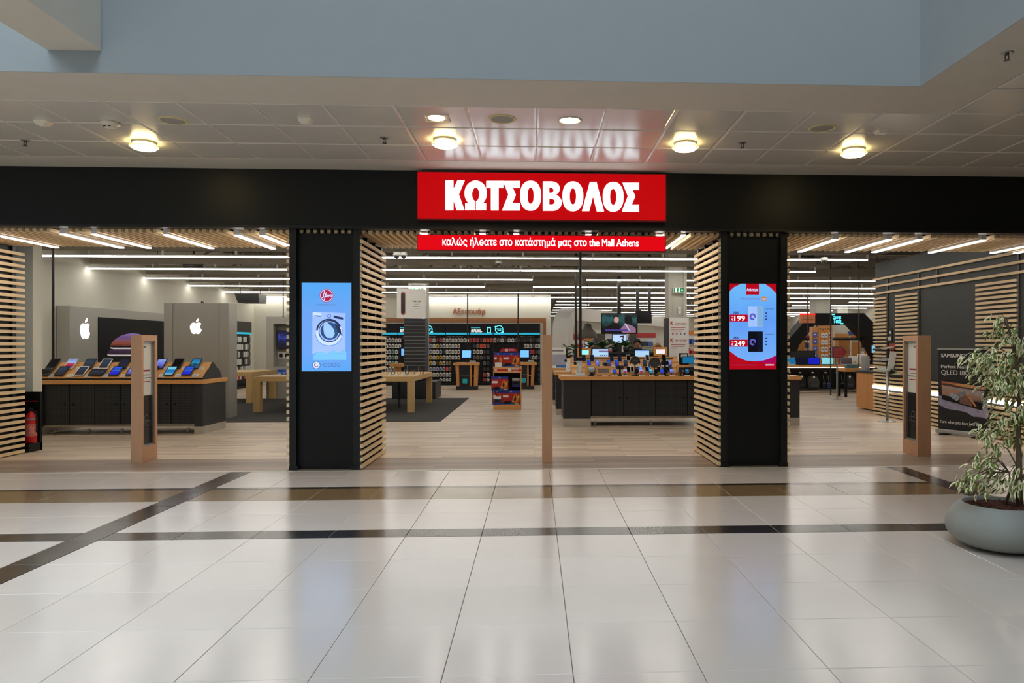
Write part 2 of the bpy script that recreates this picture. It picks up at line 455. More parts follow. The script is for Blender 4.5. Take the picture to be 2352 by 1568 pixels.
# ---- mall ceiling: plaster with a field of square panels
PLASTER = M('plaster_soffit', (206, 198, 184), .7, var=.02)
PANEL = M('enamelled_ceiling_panel', (208, 203, 192), .2, var=.025, scale=3, spec=.6)
GRID = M('ceiling_grid', (222, 216, 204), .5, var=.02)
TC = .632
cx0 = .02                                                 # a joint above the sign
FX = 3.80                                                 # panel field turns the corner here
cm = MB()
cm.box(-20, 16, -.47, 0, ZC, ZC + .3)                     # edge strip by the fascia
cm.box(-20, FX, -3.02, -2.366, ZC, ZC + .1)               # border of the atrium
cm.box(3.17, FX, -22, -3.02, ZC, ZC + .1)
cm.box(-20, FX, -2.366, -.47, ZC + .03, ZC + .3)
cm.box(FX, 16, -22, -.47, ZC + .03, ZC + .3)
ceil = struct('ceiling', PLASTER, cm)
pm = MB(); a = TC / 2 - .006; b = .016
pm.add([(-a, -a, .02), (a, -a, .02), (a, a, .02), (-a, a, .02), (-a, -a, .006), (a, -a, .006), (a, a, .006), (-a, a, .006), (-a + b, -a + b, 0), (a - b, -a + b, 0), (a - b, a - b, 0), (-a + b, a - b, 0)],
       [(0, 1, 2, 3), (4, 5, 1, 0), (5, 6, 2, 1), (6, 7, 3, 2), (7, 4, 0, 3), (8, 9, 5, 4), (9, 10, 6, 5), (10, 11, 7, 6), (11, 8, 4, 7), (11, 10, 9, 8)])
pmesh = pm.mesh('ceiling_panel', [PANEL])
def cpanel(i, j): return ob('ceiling_panel', pmesh, ceil, (cx0 + TC * (i + .5), -.47 - TC * (j + .5), ZC))
for i in range(-13, 13):
    for j in range(3):
        cpanel(i, j)
for i in range(6, 10):
    for j in range(3, 8): cpanel(i, j)
# grid runners between the panels
gm = MB()
for i in range(-13, 14):
    x = cx0 + TC * i; gm.box(x - .005, x + .005, -2.366, -.47, ZC + .004, ZC + .03)
for j in range(4):
    y = -.47 - TC * j; gm.box(-8.2, 8.2, y - .005, y + .005, ZC + .005, ZC + .03)
gm.build('grid_runner', GRID, ceil)

# ---- atrium: upstand walls, open to the sky
ATR = M('atrium_paint', (158, 165, 168), .8, var=.015)
struct('wall_atrium_back', ATR, MB().box(-20, 3.47, -3.026, -2.72, ZC + .001, 14))
struct('wall_atrium_right', ATR, MB().box(3.164, 3.47, -22, -3.026, ZC + .001, 14))
struct('wall_hall_left', ATR, MB().box(-20.3, -20, -22, 0, 0, 14))
struct('wall_hall_right', ATR, MB().box(16, 16.3, -22, 0, 0, ZC))
struct('wall_hall_back', M('hall_back_paint', (168, 164, 156), .7, var=.03), MB().box(-20.3, 16.3, -22.3, -22, 0, 14))
p = at(235, 116, -3.02); q = at(110, 118, -3.02)
struct('trim_beam', PLASTER, MB().box(q.x, p.x, -22, -3.03, (p.z + q.z) / 2, 14))

# ---- black shop front
fascia = struct('trim_fascia', BLACK, MB().box(-9, 9, 0, .12, 2.932, ZC).box(-9, 9, .12, 1.5, 3.12, 4.8).box(-9, 9, .0, .12, ZC, 4.8))
bx('lower_lip', fascia, BLACKM, -9, 9, -.015, .14, 2.925, 2.955)
struct('wall_front_left', BLACK, MB().box(-20, -7.22, 0, .14, 0, ZC).box(-20, -9, 0, .14, ZC, 4.8))
struct('wall_front_right', BLACK, MB().box(7.62, 16, 0, .14, 0, ZC).box(9, 17, 0, .14, ZC, 4.8))

# ---- portal ceiling of wooden slats
portal = struct('ceiling_portal', BLACKM, MB().box(-7.4, 7.6, .14, 1.5, 3.06, 3.12))
sm = MB().box(-.021, .021, 0, 1.34, 0, .045).mesh('slat', [SLATY])
# light bars run between the slats (photograph x of each bar, group)
bars = [(-28, 1), (144, 1), (216, 1), (381, 1), (543, 1), (602, 1), (973, 0), (1108, 0), (1186, 0), (1352, 0), (1516, 0), (1569, 0), (1920, 2), (2043, 2), (2113, 2), (2260, 2), (2420, 2), (2480, 2)]
bar_x = [at(q, 540, .2).x for q, _ in bars]
x = -7.2
while x < 7.45:
    if all(abs(x - q) > .056 for q in bar_x): ob('slat', sm, portal, (x, .14, 2.885))
    x += .0835
for y in (.35, .8, 1.25): bx('slat_rail', portal, BLACKM, -7.2, 7.3, y, y + .03, 2.93, 3.06)

# ---- portal pillars
def slat_bank(parent, x, y0, y1, zs, mat=None, w=.032, h=.042, key=''):
    me = MB().box(-w / 2, w / 2, 0, y1 - y0, -h / 2, h / 2).mesh('slat', [mat or SLATY])
    for z in zs: ob('slat', me, parent, (x, y0, z))
ZS = [.035 + .0832 * k for k in range(34)]
def pillar(x0, x1, label, slab):
    t = thing('portal_pillar', label, 'pillar', ((x0 + x1) / 2, .05, 0))
    w = (x1 - x0) / 2
    bx('core', t, BLACK, -w + .1, w - .1, .06, 1.34, 0, 2.88)
    for s in (-1, 1):
        m = MB().box(s * (w - .11), s * (w - .03), 0, .12, 0, 2.925)
        m.box(s * (w - .13), s * (w - .028), -.012, .12, 0, .05)
        m.build('front_post', BLACKM, t)
        for y in (.4, .85, 1.25):
            bx('batten', t, BLACKM, s * (w - .1), s * (w - .035), y, y + .05, 0, 2.88)
        slat_bank(t, s * (w - .012), -.005, 1.36, ZS)
    return t
PL = pillar(-3.0, -2.095, 'black pillar with wooden slats carrying the blue washing machine screen', 0)
PR = pillar(2.29, 3.19, 'black pillar with wooden slats carrying the smartphone price screen', 0)
# ---- slatted cheek of the entrance, far side by the fire extinguisher
t = thing('slat_screen', 'slatted wooden cheek wall of the entrance beside the fire extinguisher', 'slat wall', (-7.15, .14, 0))
bx('back_panel', t, BLACK, -.07, -.045, 0, 1.36, 0, 2.88)
for y in (.15, .75, 1.25): bx('batten', t, BLACKM, -.05, -.016, y, y + .05, 0, 2.88)
slat_bank(t, 0, -.13, 1.44, ZS)

# ---- slatted wall on the other side, along the passage into the shop
RX = 7.45
def yr(px): return onx(px, 800, RX).y
DGREY = M('dark_grey_panel', (50, 53, 50), .6)
wr = struct('wall_right', DGREY, MB().box(RX + .03, RX + .3, .14, yr(2007), 0, 3.3))
YE = yr(2007)
def wall_slats(px0, px1, zs):
    ya, yb = yr(px1), yr(px0)
    slat_bank(wr, RX, ya, yb, zs)
Z2 = [.04 + .0775 * k for k in range(38)]
full = [z for z in Z2 if z < .86 and not .56 < z < .66]
ya = yr(2352) - .8
slat_bank(wr, RX, ya, YE, full)
upper = [z for z in Z2 if .86 <= z and all(abs(z - q) > .045 for q in (2.635, 2.79, 2.945))]
for px0, px1 in ((2007, 2036), (2057, 2108), (2242, 2336)):
    wall_slats(px0, px1, upper)
slat_bank(wr, RX - .004, ya, YE, [2.635, 2.79, 2.945], w=.036)
for px in (2150, 2036, 2108, 2336):
    bx('batten', wr, M('slate_batten', (70, 74, 76), .5), RX + .012, RX + .032, yr(px) - .02, yr(px) + .02, .86 if px != 2150 else 2.6, 2.97)
led = thing('led_strip', 'bright white light strip running low along the slatted wall', 'light strip', (RX - .015, ya, .605))
bx('diffuser', led, LEDM, -.02, .012, 0, YE - ya, -.03, .03)
bx('housing', led, STEEL, .012, .028, 0, YE - ya, -.034, .034)

# ---- shop shell
struct('wall_left', WALLW, MB().box(-10.8, -10.5, 1.5, 38.5, 0, 4.8))
struct('wall_left_stub', WALLW, MB().box(-11, at(75, 800, 2.0).x, 2.0, 2.2, 0, 4.8))
AY = 18.5
awx = at(1265, 800, AY).x
acc_wall = struct('wall_accessories', WALLW, MB().box(-10.5, awx, AY, AY + .3, 0, 4.8))
struct('wall_shop_back', M('far_wall', (200, 196, 182), .8), MB().box(-11, 17, 38.2, 38.5, 0, 4.8))
struct('wall_shop_right', M('far_side_wall', (190, 186, 174), .8), MB().box(16.5, 16.8, .14, 38.5, 0, 4.8))
CEILD = M('dark_open_ceiling', (78, 74, 66), .9, var=.3, scale=1.2)
shop_ceil = struct('ceiling_shop', CEILD, MB().box(-11, 17, .12, 38.5, 4.8, 5.0))
# brown frame strips on the accessories wall
BRN = wood('brown_frame', (158, 104, 58), .5, 'x', .08)
a, b = at(500, 729, AY), at(1254, 741, AY)
bx('frame_strip', acc_wall, BRN, -9.5, b.x, AY - .03, AY, b.z, a.z)
c = at(1248, 741, AY)
bx('frame_strip', acc_wall, BRN, c.x, b.x, AY - .03, AY, 0, b.z)
a = at(1040, 709, AY); b = at(1115, 725, AY)
txt('Αξεσουάρ', acc_wall, M('copper_letters', (176, 100, 60), .4, .2), (a.x + b.x) / 2, AY - .005, (a.z + b.z) / 2 + .01, h=.29, w=b.x - a.x, bold=.012, ext=.03)
# roof trusses and ducts under the open ceiling
TR = M('truss_paint', (120, 114, 100), .7)
for k in range(7):
    y = 4.9 + 2.45 * k + 1.2
    m = MB()
    m.box(-10.5, 16.5, y - .06, y + .06, 4.62, 4.74); m.box(-10.5, 16.5, y - .06, y + .06, 4.05, 4.13)
    xx = -10.4
    i = 0
    while xx < 16:
        z0, z1 = (4.1, 4.65) if i % 2 == 0 else (4.65, 4.1)
        m.tube([(xx, y, z0), (xx + 1.1, y, z1)], .035, 4); xx += 1.1; i += 1
    m.build('truss', TR, shop_ceil)
for k, (xx, r) in enumerate(((-6.3, .2), (1.9, .26), (9.5, .3))):
    MB().cyl((xx, 3, 4.3), (xx, 38, 4.3), r, n=14).build('air_duct', M('duct_zinc', (112, 112, 110), .5, .5), shop_ceil, smooth=True)
# ================================================================== SIGNS AND SCREENS OF THE SHOP FRONT
# main light box
a, b = at(957, 391, -.12), at(1531, 507, -.12)
c_, d_ = at(957, 505, -.12), at(1531, 400, -.12)
SW, SH = b.x - a.x, ((a.z - c_.z) + (d_.z - b.z)) / 2
t = thing('shop_sign', 'large red light box with white Greek letters on the black fascia', 'sign', ((a.x + b.x) / 2, -.12, (a.z + b.z + c_.z + d_.z) / 4))
bx('case', t, M('sign_case', (90, 10, 14), .5), -SW / 2, SW / 2, .012, .12, -SH / 2, SH / 2)
bx('lit_face', t, REDL, -SW / 2 + .012, SW / 2 - .012, 0, .014, -SH / 2 + .012, SH / 2 - .012)
def lm(P):      # lettering measured on an enlargement of the sign
    return [((x - 1175) / 2150 * SW, -(y - (296 + (x - 1175) * .0115)) / 425 * SH) for x, y in P]
def ell(cx, cy, rx, ry, n=32, e=2.25):
    P = []
    for i in range(n):
        a = 2 * PI * i / n; c, s = math.cos(a), math.sin(a)
        P.append((cx + rx * math.copysign(abs(c) ** (2 / e), c), cy + ry * math.copysign(abs(s) ** (2 / e), s)))
    return P
def arc(cx, cy, rx, ry, d0, d1, n=14):
    return [(cx + rx * math.cos(math.radians(d0 + (d1 - d0) * i / n)), cy + ry * math.sin(math.radians(d0 + (d1 - d0) * i / n))) for i in range(n + 1)]
def glyph(splines): outline([lm(s) for s in splines], t, LETL, 0, 0, 0, 1.0, 'letter', .006)
glyph([[(346, 157), (412, 157), (412, 236), (446, 157), (508, 157), (458, 278), (507, 417), (440, 417), (412, 326), (412, 417), (346, 417)]])
om = [(513, 417), (598, 417), (598, 340)] + arc(602, 278, 32, 60, 98, 442, 20) + [(606, 340), (606, 417), (691, 417), (691, 357), (664, 357)] + arc(602, 268, 95, 111, 42, -222, 26) + [(540, 357), (513, 357)]
glyph([om])
glyph([[(693, 160), (838, 160), (838, 222), (797, 222), (797, 419), (733, 419), (733, 222), (693, 222)]])
glyph([[(836, 161), (980, 161), (980, 222), (920, 222), (945, 283), (916, 355), (980, 355), (980, 420), (828, 420), (882, 280)]])
glyph([ell(1072, 291, 90, 132), ell(1072, 291, 28, 72)])
B = [(1178, 165), (1250, 165)] + arc(1255, 228, 68, 62, -85, 65, 10) + arc(1265, 352, 74, 72, -62, 88, 10) + [(1178, 424)]
glyph([B, [(1232, 218), (1246, 218)] + arc(1246, 242, 24, 24, -80, 80, 8) + [(1232, 266)], [(1232, 318), (1250, 318)] + arc(1252, 344, 28, 26, -80, 80, 8) + [(1232, 370)]])
glyph([ell(1436, 297, 90, 132), ell(1436, 297, 28, 72)])
glyph([[(1583, 170), (1640, 170), (1705, 431), (1643, 431), (1610, 295), (1577, 428), (1515, 428)]])
glyph([ell(1785, 302, 90, 132), ell(1785, 302, 28, 72)])
glyph([[(1866, 178), (2009, 178), (2009, 240), (1952, 240), (1976, 298), (1946, 372), (2009, 372), (2009, 436), (1860, 433), (1913, 296)]])
# welcome light box hung below
Yw = .06
a, b = at(958, 537, Yw), at(1530, 577, Yw); c_, d_ = at(958, 575, Yw), at(1530, 542, Yw)
w, h = b.x - a.x, ((a.z - c_.z) + (d_.z - b.z)) / 2
t = thing('welcome_sign', 'narrow red light box hung under the fascia with a white welcome line', 'sign', ((a.x + b.x) / 2, Yw, (a.z + b.z + c_.z + d_.z) / 4))
bx('case', t, M('sign_case', (90, 10, 14), .5), -w / 2, w / 2, .01, .09, -h / 2, h / 2)
bx('lit_face', t, M('lit_red_strip', (150, 0, 10), .6, spec=.15, emit=.8, ecol=(235, 0, 18), var=.02), -w / 2 + .008, w / 2 - .008, 0, .012, -h / 2 + .008, h / 2 - .008)
txt('καλώς ήλθατε στο κατάστημά μας στο the Mall Athens', t, LETL, (at(1243, 0, Yw).x - (a.x + b.x) / 2), 0, .0, h=.122, w=w * 1680 / 2135, bold=.013)
for s in (-.8, .82):
    MB().cyl((s * w / 2, .05, h / 2), (s * w / 2, .05, h / 2 + .09), .012, n=8).build('hanger_rod', BLACKM, t)

# portrait screens on the pillars
def screen(px0, px1, py0, py1, label, Y=.1):
    a, b = at(px0, py0, Y), at(px1, py1, Y)
    t = thing('advertising_screen', label, 'screen', ((a.x + b.x) / 2, Y, (a.z + b.z) / 2))
    w, h = b.x - a.x, a.z - b.z
    bx('bezel', t, M('screen_bezel', (14, 14, 15), .3), -w / 2 - .012, w / 2 + .012, .003, .05, -h / 2 - .012, h / 2 + .012)
    return t, w, h
t, w, h = screen(693, 807, 649, 852, 'portrait screen showing a washing machine on a sky blue ground')
SKYB = ramp_screen('lit_blue_sky', [(0., (92, 172, 255)), (.25, (110, 170, 252)), (.6, (110, 168, 250)), (1., (84, 172, 252))], .95, 'Z', noise=.5, nscale=2.5)
bx('lit_panel', t, SKYB, -w / 2, w / 2, 0, .004, -h / 2, h / 2)
def SM(name, col, e=.9): return M('lit_' + name, col, .3, emit=e, var=.02)
cLM, cNAVY, cGREY, cRED, cPALE, cSTEEL = SM('print_lilac', (150, 180, 250)), SM('print_navy', (30, 50, 90), .6), SM('print_slate', (90, 120, 180), .8), SM('print_crimson', (170, 20, 70), .8), SM('print_pale', (190, 214, 255)), SM('print_steel', (70, 110, 175), .8)
def U(x, y): return ((x - 463) / 820 * w, -(y - 788) / 1450 * h)     # enlargement coordinates of this screen
def plate(name, P, mat, y=-.0008, th=.0008): return MB().prism([U(*p) for p in P], y - th, y).build(name, mat, t)
def uring(name, cx, cy, ro, ri, mat, y=-.0016, sy=1., n=32, d0=0., d1=360.):
    X, Z = U(cx, cy); k = w / 820
    return MB().ring(X, Z, ro * k, ri * k, y - .0008, y, n, 1., math.radians(d0), math.radians(d1)).build(name, mat, t)
def udisc(name, cx, cy, r, mat, y=-.0016, n=28): X, Z = U(cx, cy); return MB().prism(circ(X, Z, r * w / 820, n), y - .0008, y).build(name, mat, t)
udisc('logo_disc', 463, 272, 113, cRED); uring('logo_ring', 463, 272, 104, 93, cPALE, -.0026)
plate('logo_stroke', [(428, 183), (442, 183), (408, 318), (394, 318)], cPALE, -.0026)
plate('logo_stroke', [(452, 222), (464, 222), (430, 355), (416, 355)], cPALE, -.0026)
plate('logo_stroke', [(384, 300), (552, 255), (552, 262), (384, 310)], cPALE, -.0026)
txt('oover', t, cPALE, *[U(502, 277)[0], -.0026, U(502, 277)[1]], h=.03, w=.09, bold=.01, shear=.2)
txt('BORN INNOVATIVE', t, cGREY, U(463, 424)[0], -.0008, U(463, 424)[1], h=.023, w=325 / 820 * w)
plate('machine_body', [(222, 540), (775, 560), (775, 1195), (655, 1215), (560, 1180), (440, 1240), (330, 1200), (228, 1235)], cLM)
plate('body_edge', [(219, 530), (228, 530), (228, 1230), (222, 1230)], cGREY, -.0016)
plate('drawer', [(245, 545), (378, 560), (378, 628), (245, 602)], cPALE, -.0016)
plate('drawer_slot', [(250, 595), (378, 603), (378, 625), (300, 616)], cSTEEL, -.0024)
uring('dial', 507, 607, 32, 20, cSTEEL)
plate('display_window', [(580, 598), (740, 634), (736, 668), (582, 642)], cNAVY, -.0016)
uring('door_outer_ring', 505, 880, 228, 222, cSTEEL)
uring('door_rim', 505, 870, 222, 178, cPALE, -.0016)
uring('door_shadow', 505, 862, 214, 186, cNAVY, -.0026, d0=25, d1=175)
uring('door_seal', 513, 858, 182, 168, cNAVY, -.0034); uring('door_inner_ring', 513, 858, 168, 150, cLM, -.0034)
udisc('drum', 515, 852, 152, SM('print_drum', (40, 80, 130), .7), -.0034)
plate('laundry', [(420, 740), (470, 710), (540, 770), (590, 830), (600, 910), (560, 970), (470, 965), (425, 900), (412, 820)], SM('print_foam', (150, 190, 240)), -.0048)
plate('handle_gap', [(600, 720), (650, 760), (700, 830), (715, 940), (690, 900), (655, 880), (630, 810)], cNAVY, -.0056)
plate('cloud', [(240, 1260), (330, 1195), (420, 1200), (450, 1240), (520, 1195), (590, 1170), (660, 1225), (720, 1160), (790, 1200), (790, 1330), (240, 1330)], SM('print_cloud', (112, 184, 255)), -.0012)
uring('badge_ring', 295, 1413, 68, 56, cSTEEL); udisc('badge', 295, 1413, 56, cPALE); uring('badge_swirl', 295, 1410, 36, 24, cRED, -.0026, d0=60, d1=330)
for k in range(4): uring('feature_icon', 443 + 73 * k, 1410, 32, 24, cSTEEL)
udisc('arrow_dot', 397, 1410, 9, cRED)
udisc('camera_dot', 463, 1527, 22, M('screen_sensor', (30, 30, 30), .3), -.0)

t, w, h = screen(1676, 1783, 651, 848, 'portrait screen with two smartphone offers in a red frame')
def U(x, y): return ((x - 442) / 796 * w, -(y - 783) / 1480 * h)
sRED = SM('print_offer_red', (180, 0, 26), .75); sBLU = ramp_screen('lit_offer_blue', [(0., (120, 180, 255)), (.5, (100, 160, 250)), (1., (110, 190, 255))], .95, 'Z', noise=.4)
bx('lit_panel', t, sRED, -w / 2, w / 2, 0, .004, -h / 2, h / 2)
oval = [(40, 180), (110, 110), (240, 43), (640, 43), (740, 110), (843, 215), (843, 1275), (740, 1330), (620, 1368), (460, 1382), (320, 1368), (180, 1310), (40, 1205)]
plate('offer_field', oval, sBLU)
plate('title_tab', [(318, 43), (543, 43), (543, 233), (318, 233)], sRED, -.0016)
tp = lambda s, x, y, hh, ww, mt, b=.01, yy=-.0024: txt(s, t, mt, U(x, y)[0], yy, U(x, y)[1], h=hh / 1480 * h, w=ww / 796 * w, bold=b)
tp('Απόκτησε', 430, 153, 60, 195, cPALE, .02)
tp('Smartphone', 385, 304, 60, 335, SM('print_mauve', (110, 110, 190), .8), 0, -.0008)
plate('maker_badge', [(592, 264), (668, 264), (668, 342), (592, 342)], SM('print_amber', (190, 120, 60)), -.0016); tp('mi', 630, 305, 40, 50, cPALE, .01)
for k, (y0, old, new) in enumerate(((0, '235', '199'), (432, '265', '249'))):
    tp(old, 146, 545 + y0, 36, 88, cNAVY, .03, -.0008)
    plate('price_bar', [(43, 577 + y0), (352, 577 + y0), (352, 698 + y0), (43, 698 + y0)], sRED, -.0016)
    tp('€', 90, 660 + y0, 52, 38, cPALE, 0); tp(new, 212, 642 + y0, 84, 178, WHTL, .012)
    tp('από', 88, 610 + y0, 14, 40, cPALE)
    y1 = y0 if k == 0 else 436
    P = rrect(360, 608, 432 + y1, 785 + y1, 14)
    plate('phone_picture', P, SM('print_phone_pale', (150, 185, 250)) if k == 0 else SM('print_phone_dark', (10, 14, 34), .4), -.0016)
    plate('phone_back_picture', [(512, 436 + y1), (604, 436 + y1), (604, 780 + y1), (512, 780 + y1)], SM('print_phone_back', (120, 165, 205)) if k == 0 else SM('print_phone_back_dark', (16, 24, 52), .4), -.0024)
    uring('wallpaper_ring', 437, 615 + y1, 58, 26, SM('print_violet', (90, 90, 190), .8), -.0026, d0=-20, d1=300)
    tp('Redmi Note 5', 720, 480 + y1, 14, 155, cNAVY, .01, -.0008)
    for j in range(3): plate('spec_icon', [(655, 540 + y1 + 52 * j), (675, 540 + y1 + 52 * j), (675, 565 + y1 + 52 * j), (655, 565 + y1 + 52 * j)], cNAVY, -.0016)
plate('foot_sweep', [(500, 1405), (700, 1345), (843, 1285), (843, 1410)], SM('print_magenta', (170, 0, 90), .75), -.0016)
tp('ΚΩΤΣΟΒΟΛΟΣ', 728, 1444, 24, 138, cPALE, .02)
plate('small_print', [(65, 1440), (490, 1440), (490, 1450), (65, 1450)], SM('print_small', (150, 60, 120), .7), -.0016)

# ================================================================== LIGHTS
# linear bars in the slatted portal ceiling
WH = {1: 'in the portal ceiling nearest the tablet table', 0: 'right above the red welcome sign', 2: 'in the portal ceiling nearest the potted tree'}
barh = MB().box(-.034, .034, 0, 1.25, .01, .1).mesh('housing', [M('bar_housing', (240, 236, 232), .5)])
bard = MB().box(-.032, .032, .002, 1.248, 0, .0105).mesh('diffuser', [BARM])
cnt = {}
for px, g in bars:
    i = cnt.get(g, 0); cnt[g] = i + 1
    p = at(px, 540, .2)
    t = thing('linear_light', '%s white light bar from the left %s' % (ORD[i], WH[g]), 'light', (p.x, .2, 2.86 if g != 0 else 2.90), group='light bars in the slatted portal ceiling')
    ob('housing', barh, t); ob('diffuser', bard, t)
# rows of tubes under grey trunking through the shop
TRK = M('grey_trunking', (150, 143, 128), .6)
trk = {}
def light_row(k, x0, x1, Y, z, label, gaps=()):
    t = thing('light_row', label, 'light', (x0, Y, z), group='rows of ceiling tubes in the shop')
    L = x1 - x0
    bx('trunking', t, TRK, 0, L, -.03, .03, .13, .36)
    hr = MB().cyl((0, 0, .36), (0, 0, 4.795 - z), .008, n=6).mesh('hanger_rod', [BLACKM])
    for i in range(int(L / 3) + 1): ob('hanger_rod', hr, t, (.3 + 3 * i, 0, 0))
    n = max(1, round(L / 1.5)); s = L / n
    me = MB().box(.006, s - .006, -.03, .03, 0, .024).mesh('tube', [TUBEM])
    rf = MB().box(0, s, -.045, .045, .024, .045).mesh('reflector', [WHITE])
    hm = MB().box(s - .02, s + .02, -.015, .015, .045, .13).mesh('tube_bracket', [WHITE])
    for i in range(n):
        if i in gaps: continue
        ob('tube', me, t, (i * s, 0, 0)); ob('reflector', rf, t, (i * s, 0, 0)); ob('tube_bracket', hm, t, (i * s, 0, 0))
Y0, PIT, ZT = 6.08, 2.44, 3.30
light_row(-1, -10.45, 7.05, Y0 - PIT, ZT, 'row of bright tubes just inside the slatted portal, above the tablet table')
rowx = [(-10.45, 7.05), (-10.45, 6.9), (-10.45, 16.3), (-10.45, 16.3), (-10.45, 16.3), (-10.45, 16.3)]
for k, (x0, x1) in enumerate(rowx):
    light_row(k, x0, x1, Y0 + PIT * k, ZT, '%s row of bright tubes under grey trunking, counted from the entrance' % ORD[k], gaps=((), (), (7,), (6, 11), (8,), (3,))[k])
for k in range(6, 13):
    light_row(k, awx + .3, 16.3, Y0 + PIT * k, ZT, '%s row of ceiling tubes from the entrance, deep in the shop beyond the accessories wall' % ORD[k], gaps=((3, 7), (1, 6), (4,), (2, 8), (5,), (0, 7), (3,), (6,), (1, 4))[k - 6])

# fittings of the mall ceiling
def on_ceiling(px, py): return gr(px, py, ZC)
gl = MB().lathe([(.0, .0), (.105, .0), (.112, .006), (.112, .03), (.09, .05), (.0, .05)], 24).mesh('glass_bowl', [DOWNM], True)
rimm = MB().lathe([(.128, .018), (.138, .02), (.138, .028), (.128, .03), (.128, .018)], 28, cap=False).mesh('glass_rim', [M('glowing_glass_rim', (255, 240, 190), .2, emit=1.2, ecol=(255, 225, 150))])
basem = MB().lathe([(.0, .05), (.11, .05), (.12, .062), (.12, .075), (0, .075)], 24).mesh('base', [STEEL], True)
for (px, py), w_ in zip(((331, 326), (1022, 320), (1574, 328), (1961, 342)), ('by the small smoke detector', 'directly under the small square spotlight', 'beyond the end of the red sign', 'nearest the turn of the panelled ceiling')):
    p = on_ceiling(px, py)
    t = thing('ceiling_lamp', 'round glowing glass lamp on the mall ceiling ' + w_, 'lamp', (p.x, p.y, ZC - .075), group='round lamps of the mall ceiling')
    ob('glass_bowl', gl, t); ob('glass_rim', rimm, t); ob('base', basem, t)
p = on_ceiling(1003, 271)
t = thing('recessed_spotlight', 'small square recessed spotlight above the red sign', 'lamp', (p.x, p.y, ZC))
MB().box(-.12, .12, -.12, -.1, -.006, .01).box(-.12, .12, .1, .12, -.006, .01).box(-.12, -.1, -.1, .1, -.006, .01).box(.1, .12, -.1, .1, -.006, .01).build('frame', PLASTER, t)
MB().lathe([(0, -.004), (.075, -.004), (.08, .004), (0, .004)], 20).build('lens', DOWNM, t)
p = on_ceiling(1309, 276)
t = thing('recessed_downlight', 'small round recessed downlight above the red sign', 'lamp', (p.x, p.y, ZC))
MB().lathe([(.09, -.002), (.1, -.008), (.115, -.006), (.118, .002), (.09, .002)], 24, cap=False).build('rim', PLASTER, t)
MB().lathe([(0, -.006), (.085, -.006), (.09, .002), (0, .002)], 20).build('lens', DOWNM, t)
for (px, py), w_ in zip(((398, 277), (1154, 273), (1888, 294)), ('near the smoke detector', 'above the red sign', 'near the turn of the panels')):
    p = on_ceiling(px, py)
    t = thing('ceiling_speaker', 'flat round grey loudspeaker in the mall ceiling ' + w_, 'speaker', (p.x, p.y, ZC), group='round loudspeakers in the mall ceiling')
    MB().lathe([(.105, -.004), (.115, -.01), (.128, -.006), (.13, .002), (.105, .002)], 24, cap=False).build('rim', M('yellowed_rim', (214, 196, 140), .5), t)
    MB().lathe([(0, -.006), (.1, -.006), (.106, .0), (0, 0)], 20).build('grille', M('speaker_cloth', (158, 152, 144), .8), t)
p = on_ceiling(253, 281)
t = thing('smoke_detector', 'white round smoke detector on the mall ceiling', 'detector', (p.x, p.y, ZC))
MB().lathe([(0, -.06), (.04, -.06), (.05, -.05), (.055, -.03), (.085, -.02), (.085, 0), (0, 0)], 20).build('housing', M('ivory_plastic', (226, 216, 196), .5), t, smooth=True)
for s in (-1, 1): MB().box(s * .01, s * .035, -.056, -.05, -.052, -.044).build('vent', BLACK, t)
IV = M('ivory_plastic', (226, 216, 196), .5)
for (px, py), w_ in zip(((100, 280), (702, 275), (2025, 300)), ('near the sprinkler at the beam', 'between two sprinklers', 'near the turn of the panels')):
    p = on_ceiling(px, py)
    t = thing('ceiling_sensor', 'small square ivory sensor on the mall ceiling ' + w_, 'sensor', (p.x, p.y, ZC), group='ivory sensors on the mall ceiling')
    MB().add([(-.06, -.06, 0), (.06, -.06, 0), (.06, .06, 0), (-.06, .06, 0), (-.045, -.05, -.035), (.045, -.05, -.035), (.045, .03, -.035), (-.045, .03, -.035)],
             [(4, 5, 6, 7)[::-1], (0, 1, 5, 4), (1, 2, 6, 5), (2, 3, 7, 6), (3, 0, 4, 7), (0, 1, 2, 3)]).build('housing', IV, t)
    MB().box(-.03, .03, -.04, -.0, -.038, -.035).build('lens', M('milky_lens', (246, 240, 220), .3), t)
for (px, py), w_ in zip(((58, 322), (883, 316), (1705, 327), (2313, 121)), ('by the beam end', 'beside the row of panels at the sign', 'between two round lamps', 'on the plaster border')):
    p = on_ceiling(px, py)
    t = thing('sprinkler', 'chrome sprinkler head on the mall ceiling ' + w_, 'sprinkler', (p.x, p.y, ZC), group='sprinklers of the mall ceiling')
    MB().lathe([(0, -.006), (.035, -.006), (.045, 0), (0, 0)], 16).build('rosette', STEEL, t)
    m = MB().cyl((0, 0, -.006), (0, 0, -.02), .014, n=10); m.tube([(-.012, 0, -.018), (-.014, 0, -.04), (-.003, 0, -.055)], .004, 6); m.tube([(.012, 0, -.018), (.014, 0, -.04), (.003, 0, -.055)], .004, 6)
    m.cyl((0, 0, -.055), (0, 0, -.059), .022, n=12); m.build('head', M('dark_chrome', (90, 88, 86), .3, .8), t)
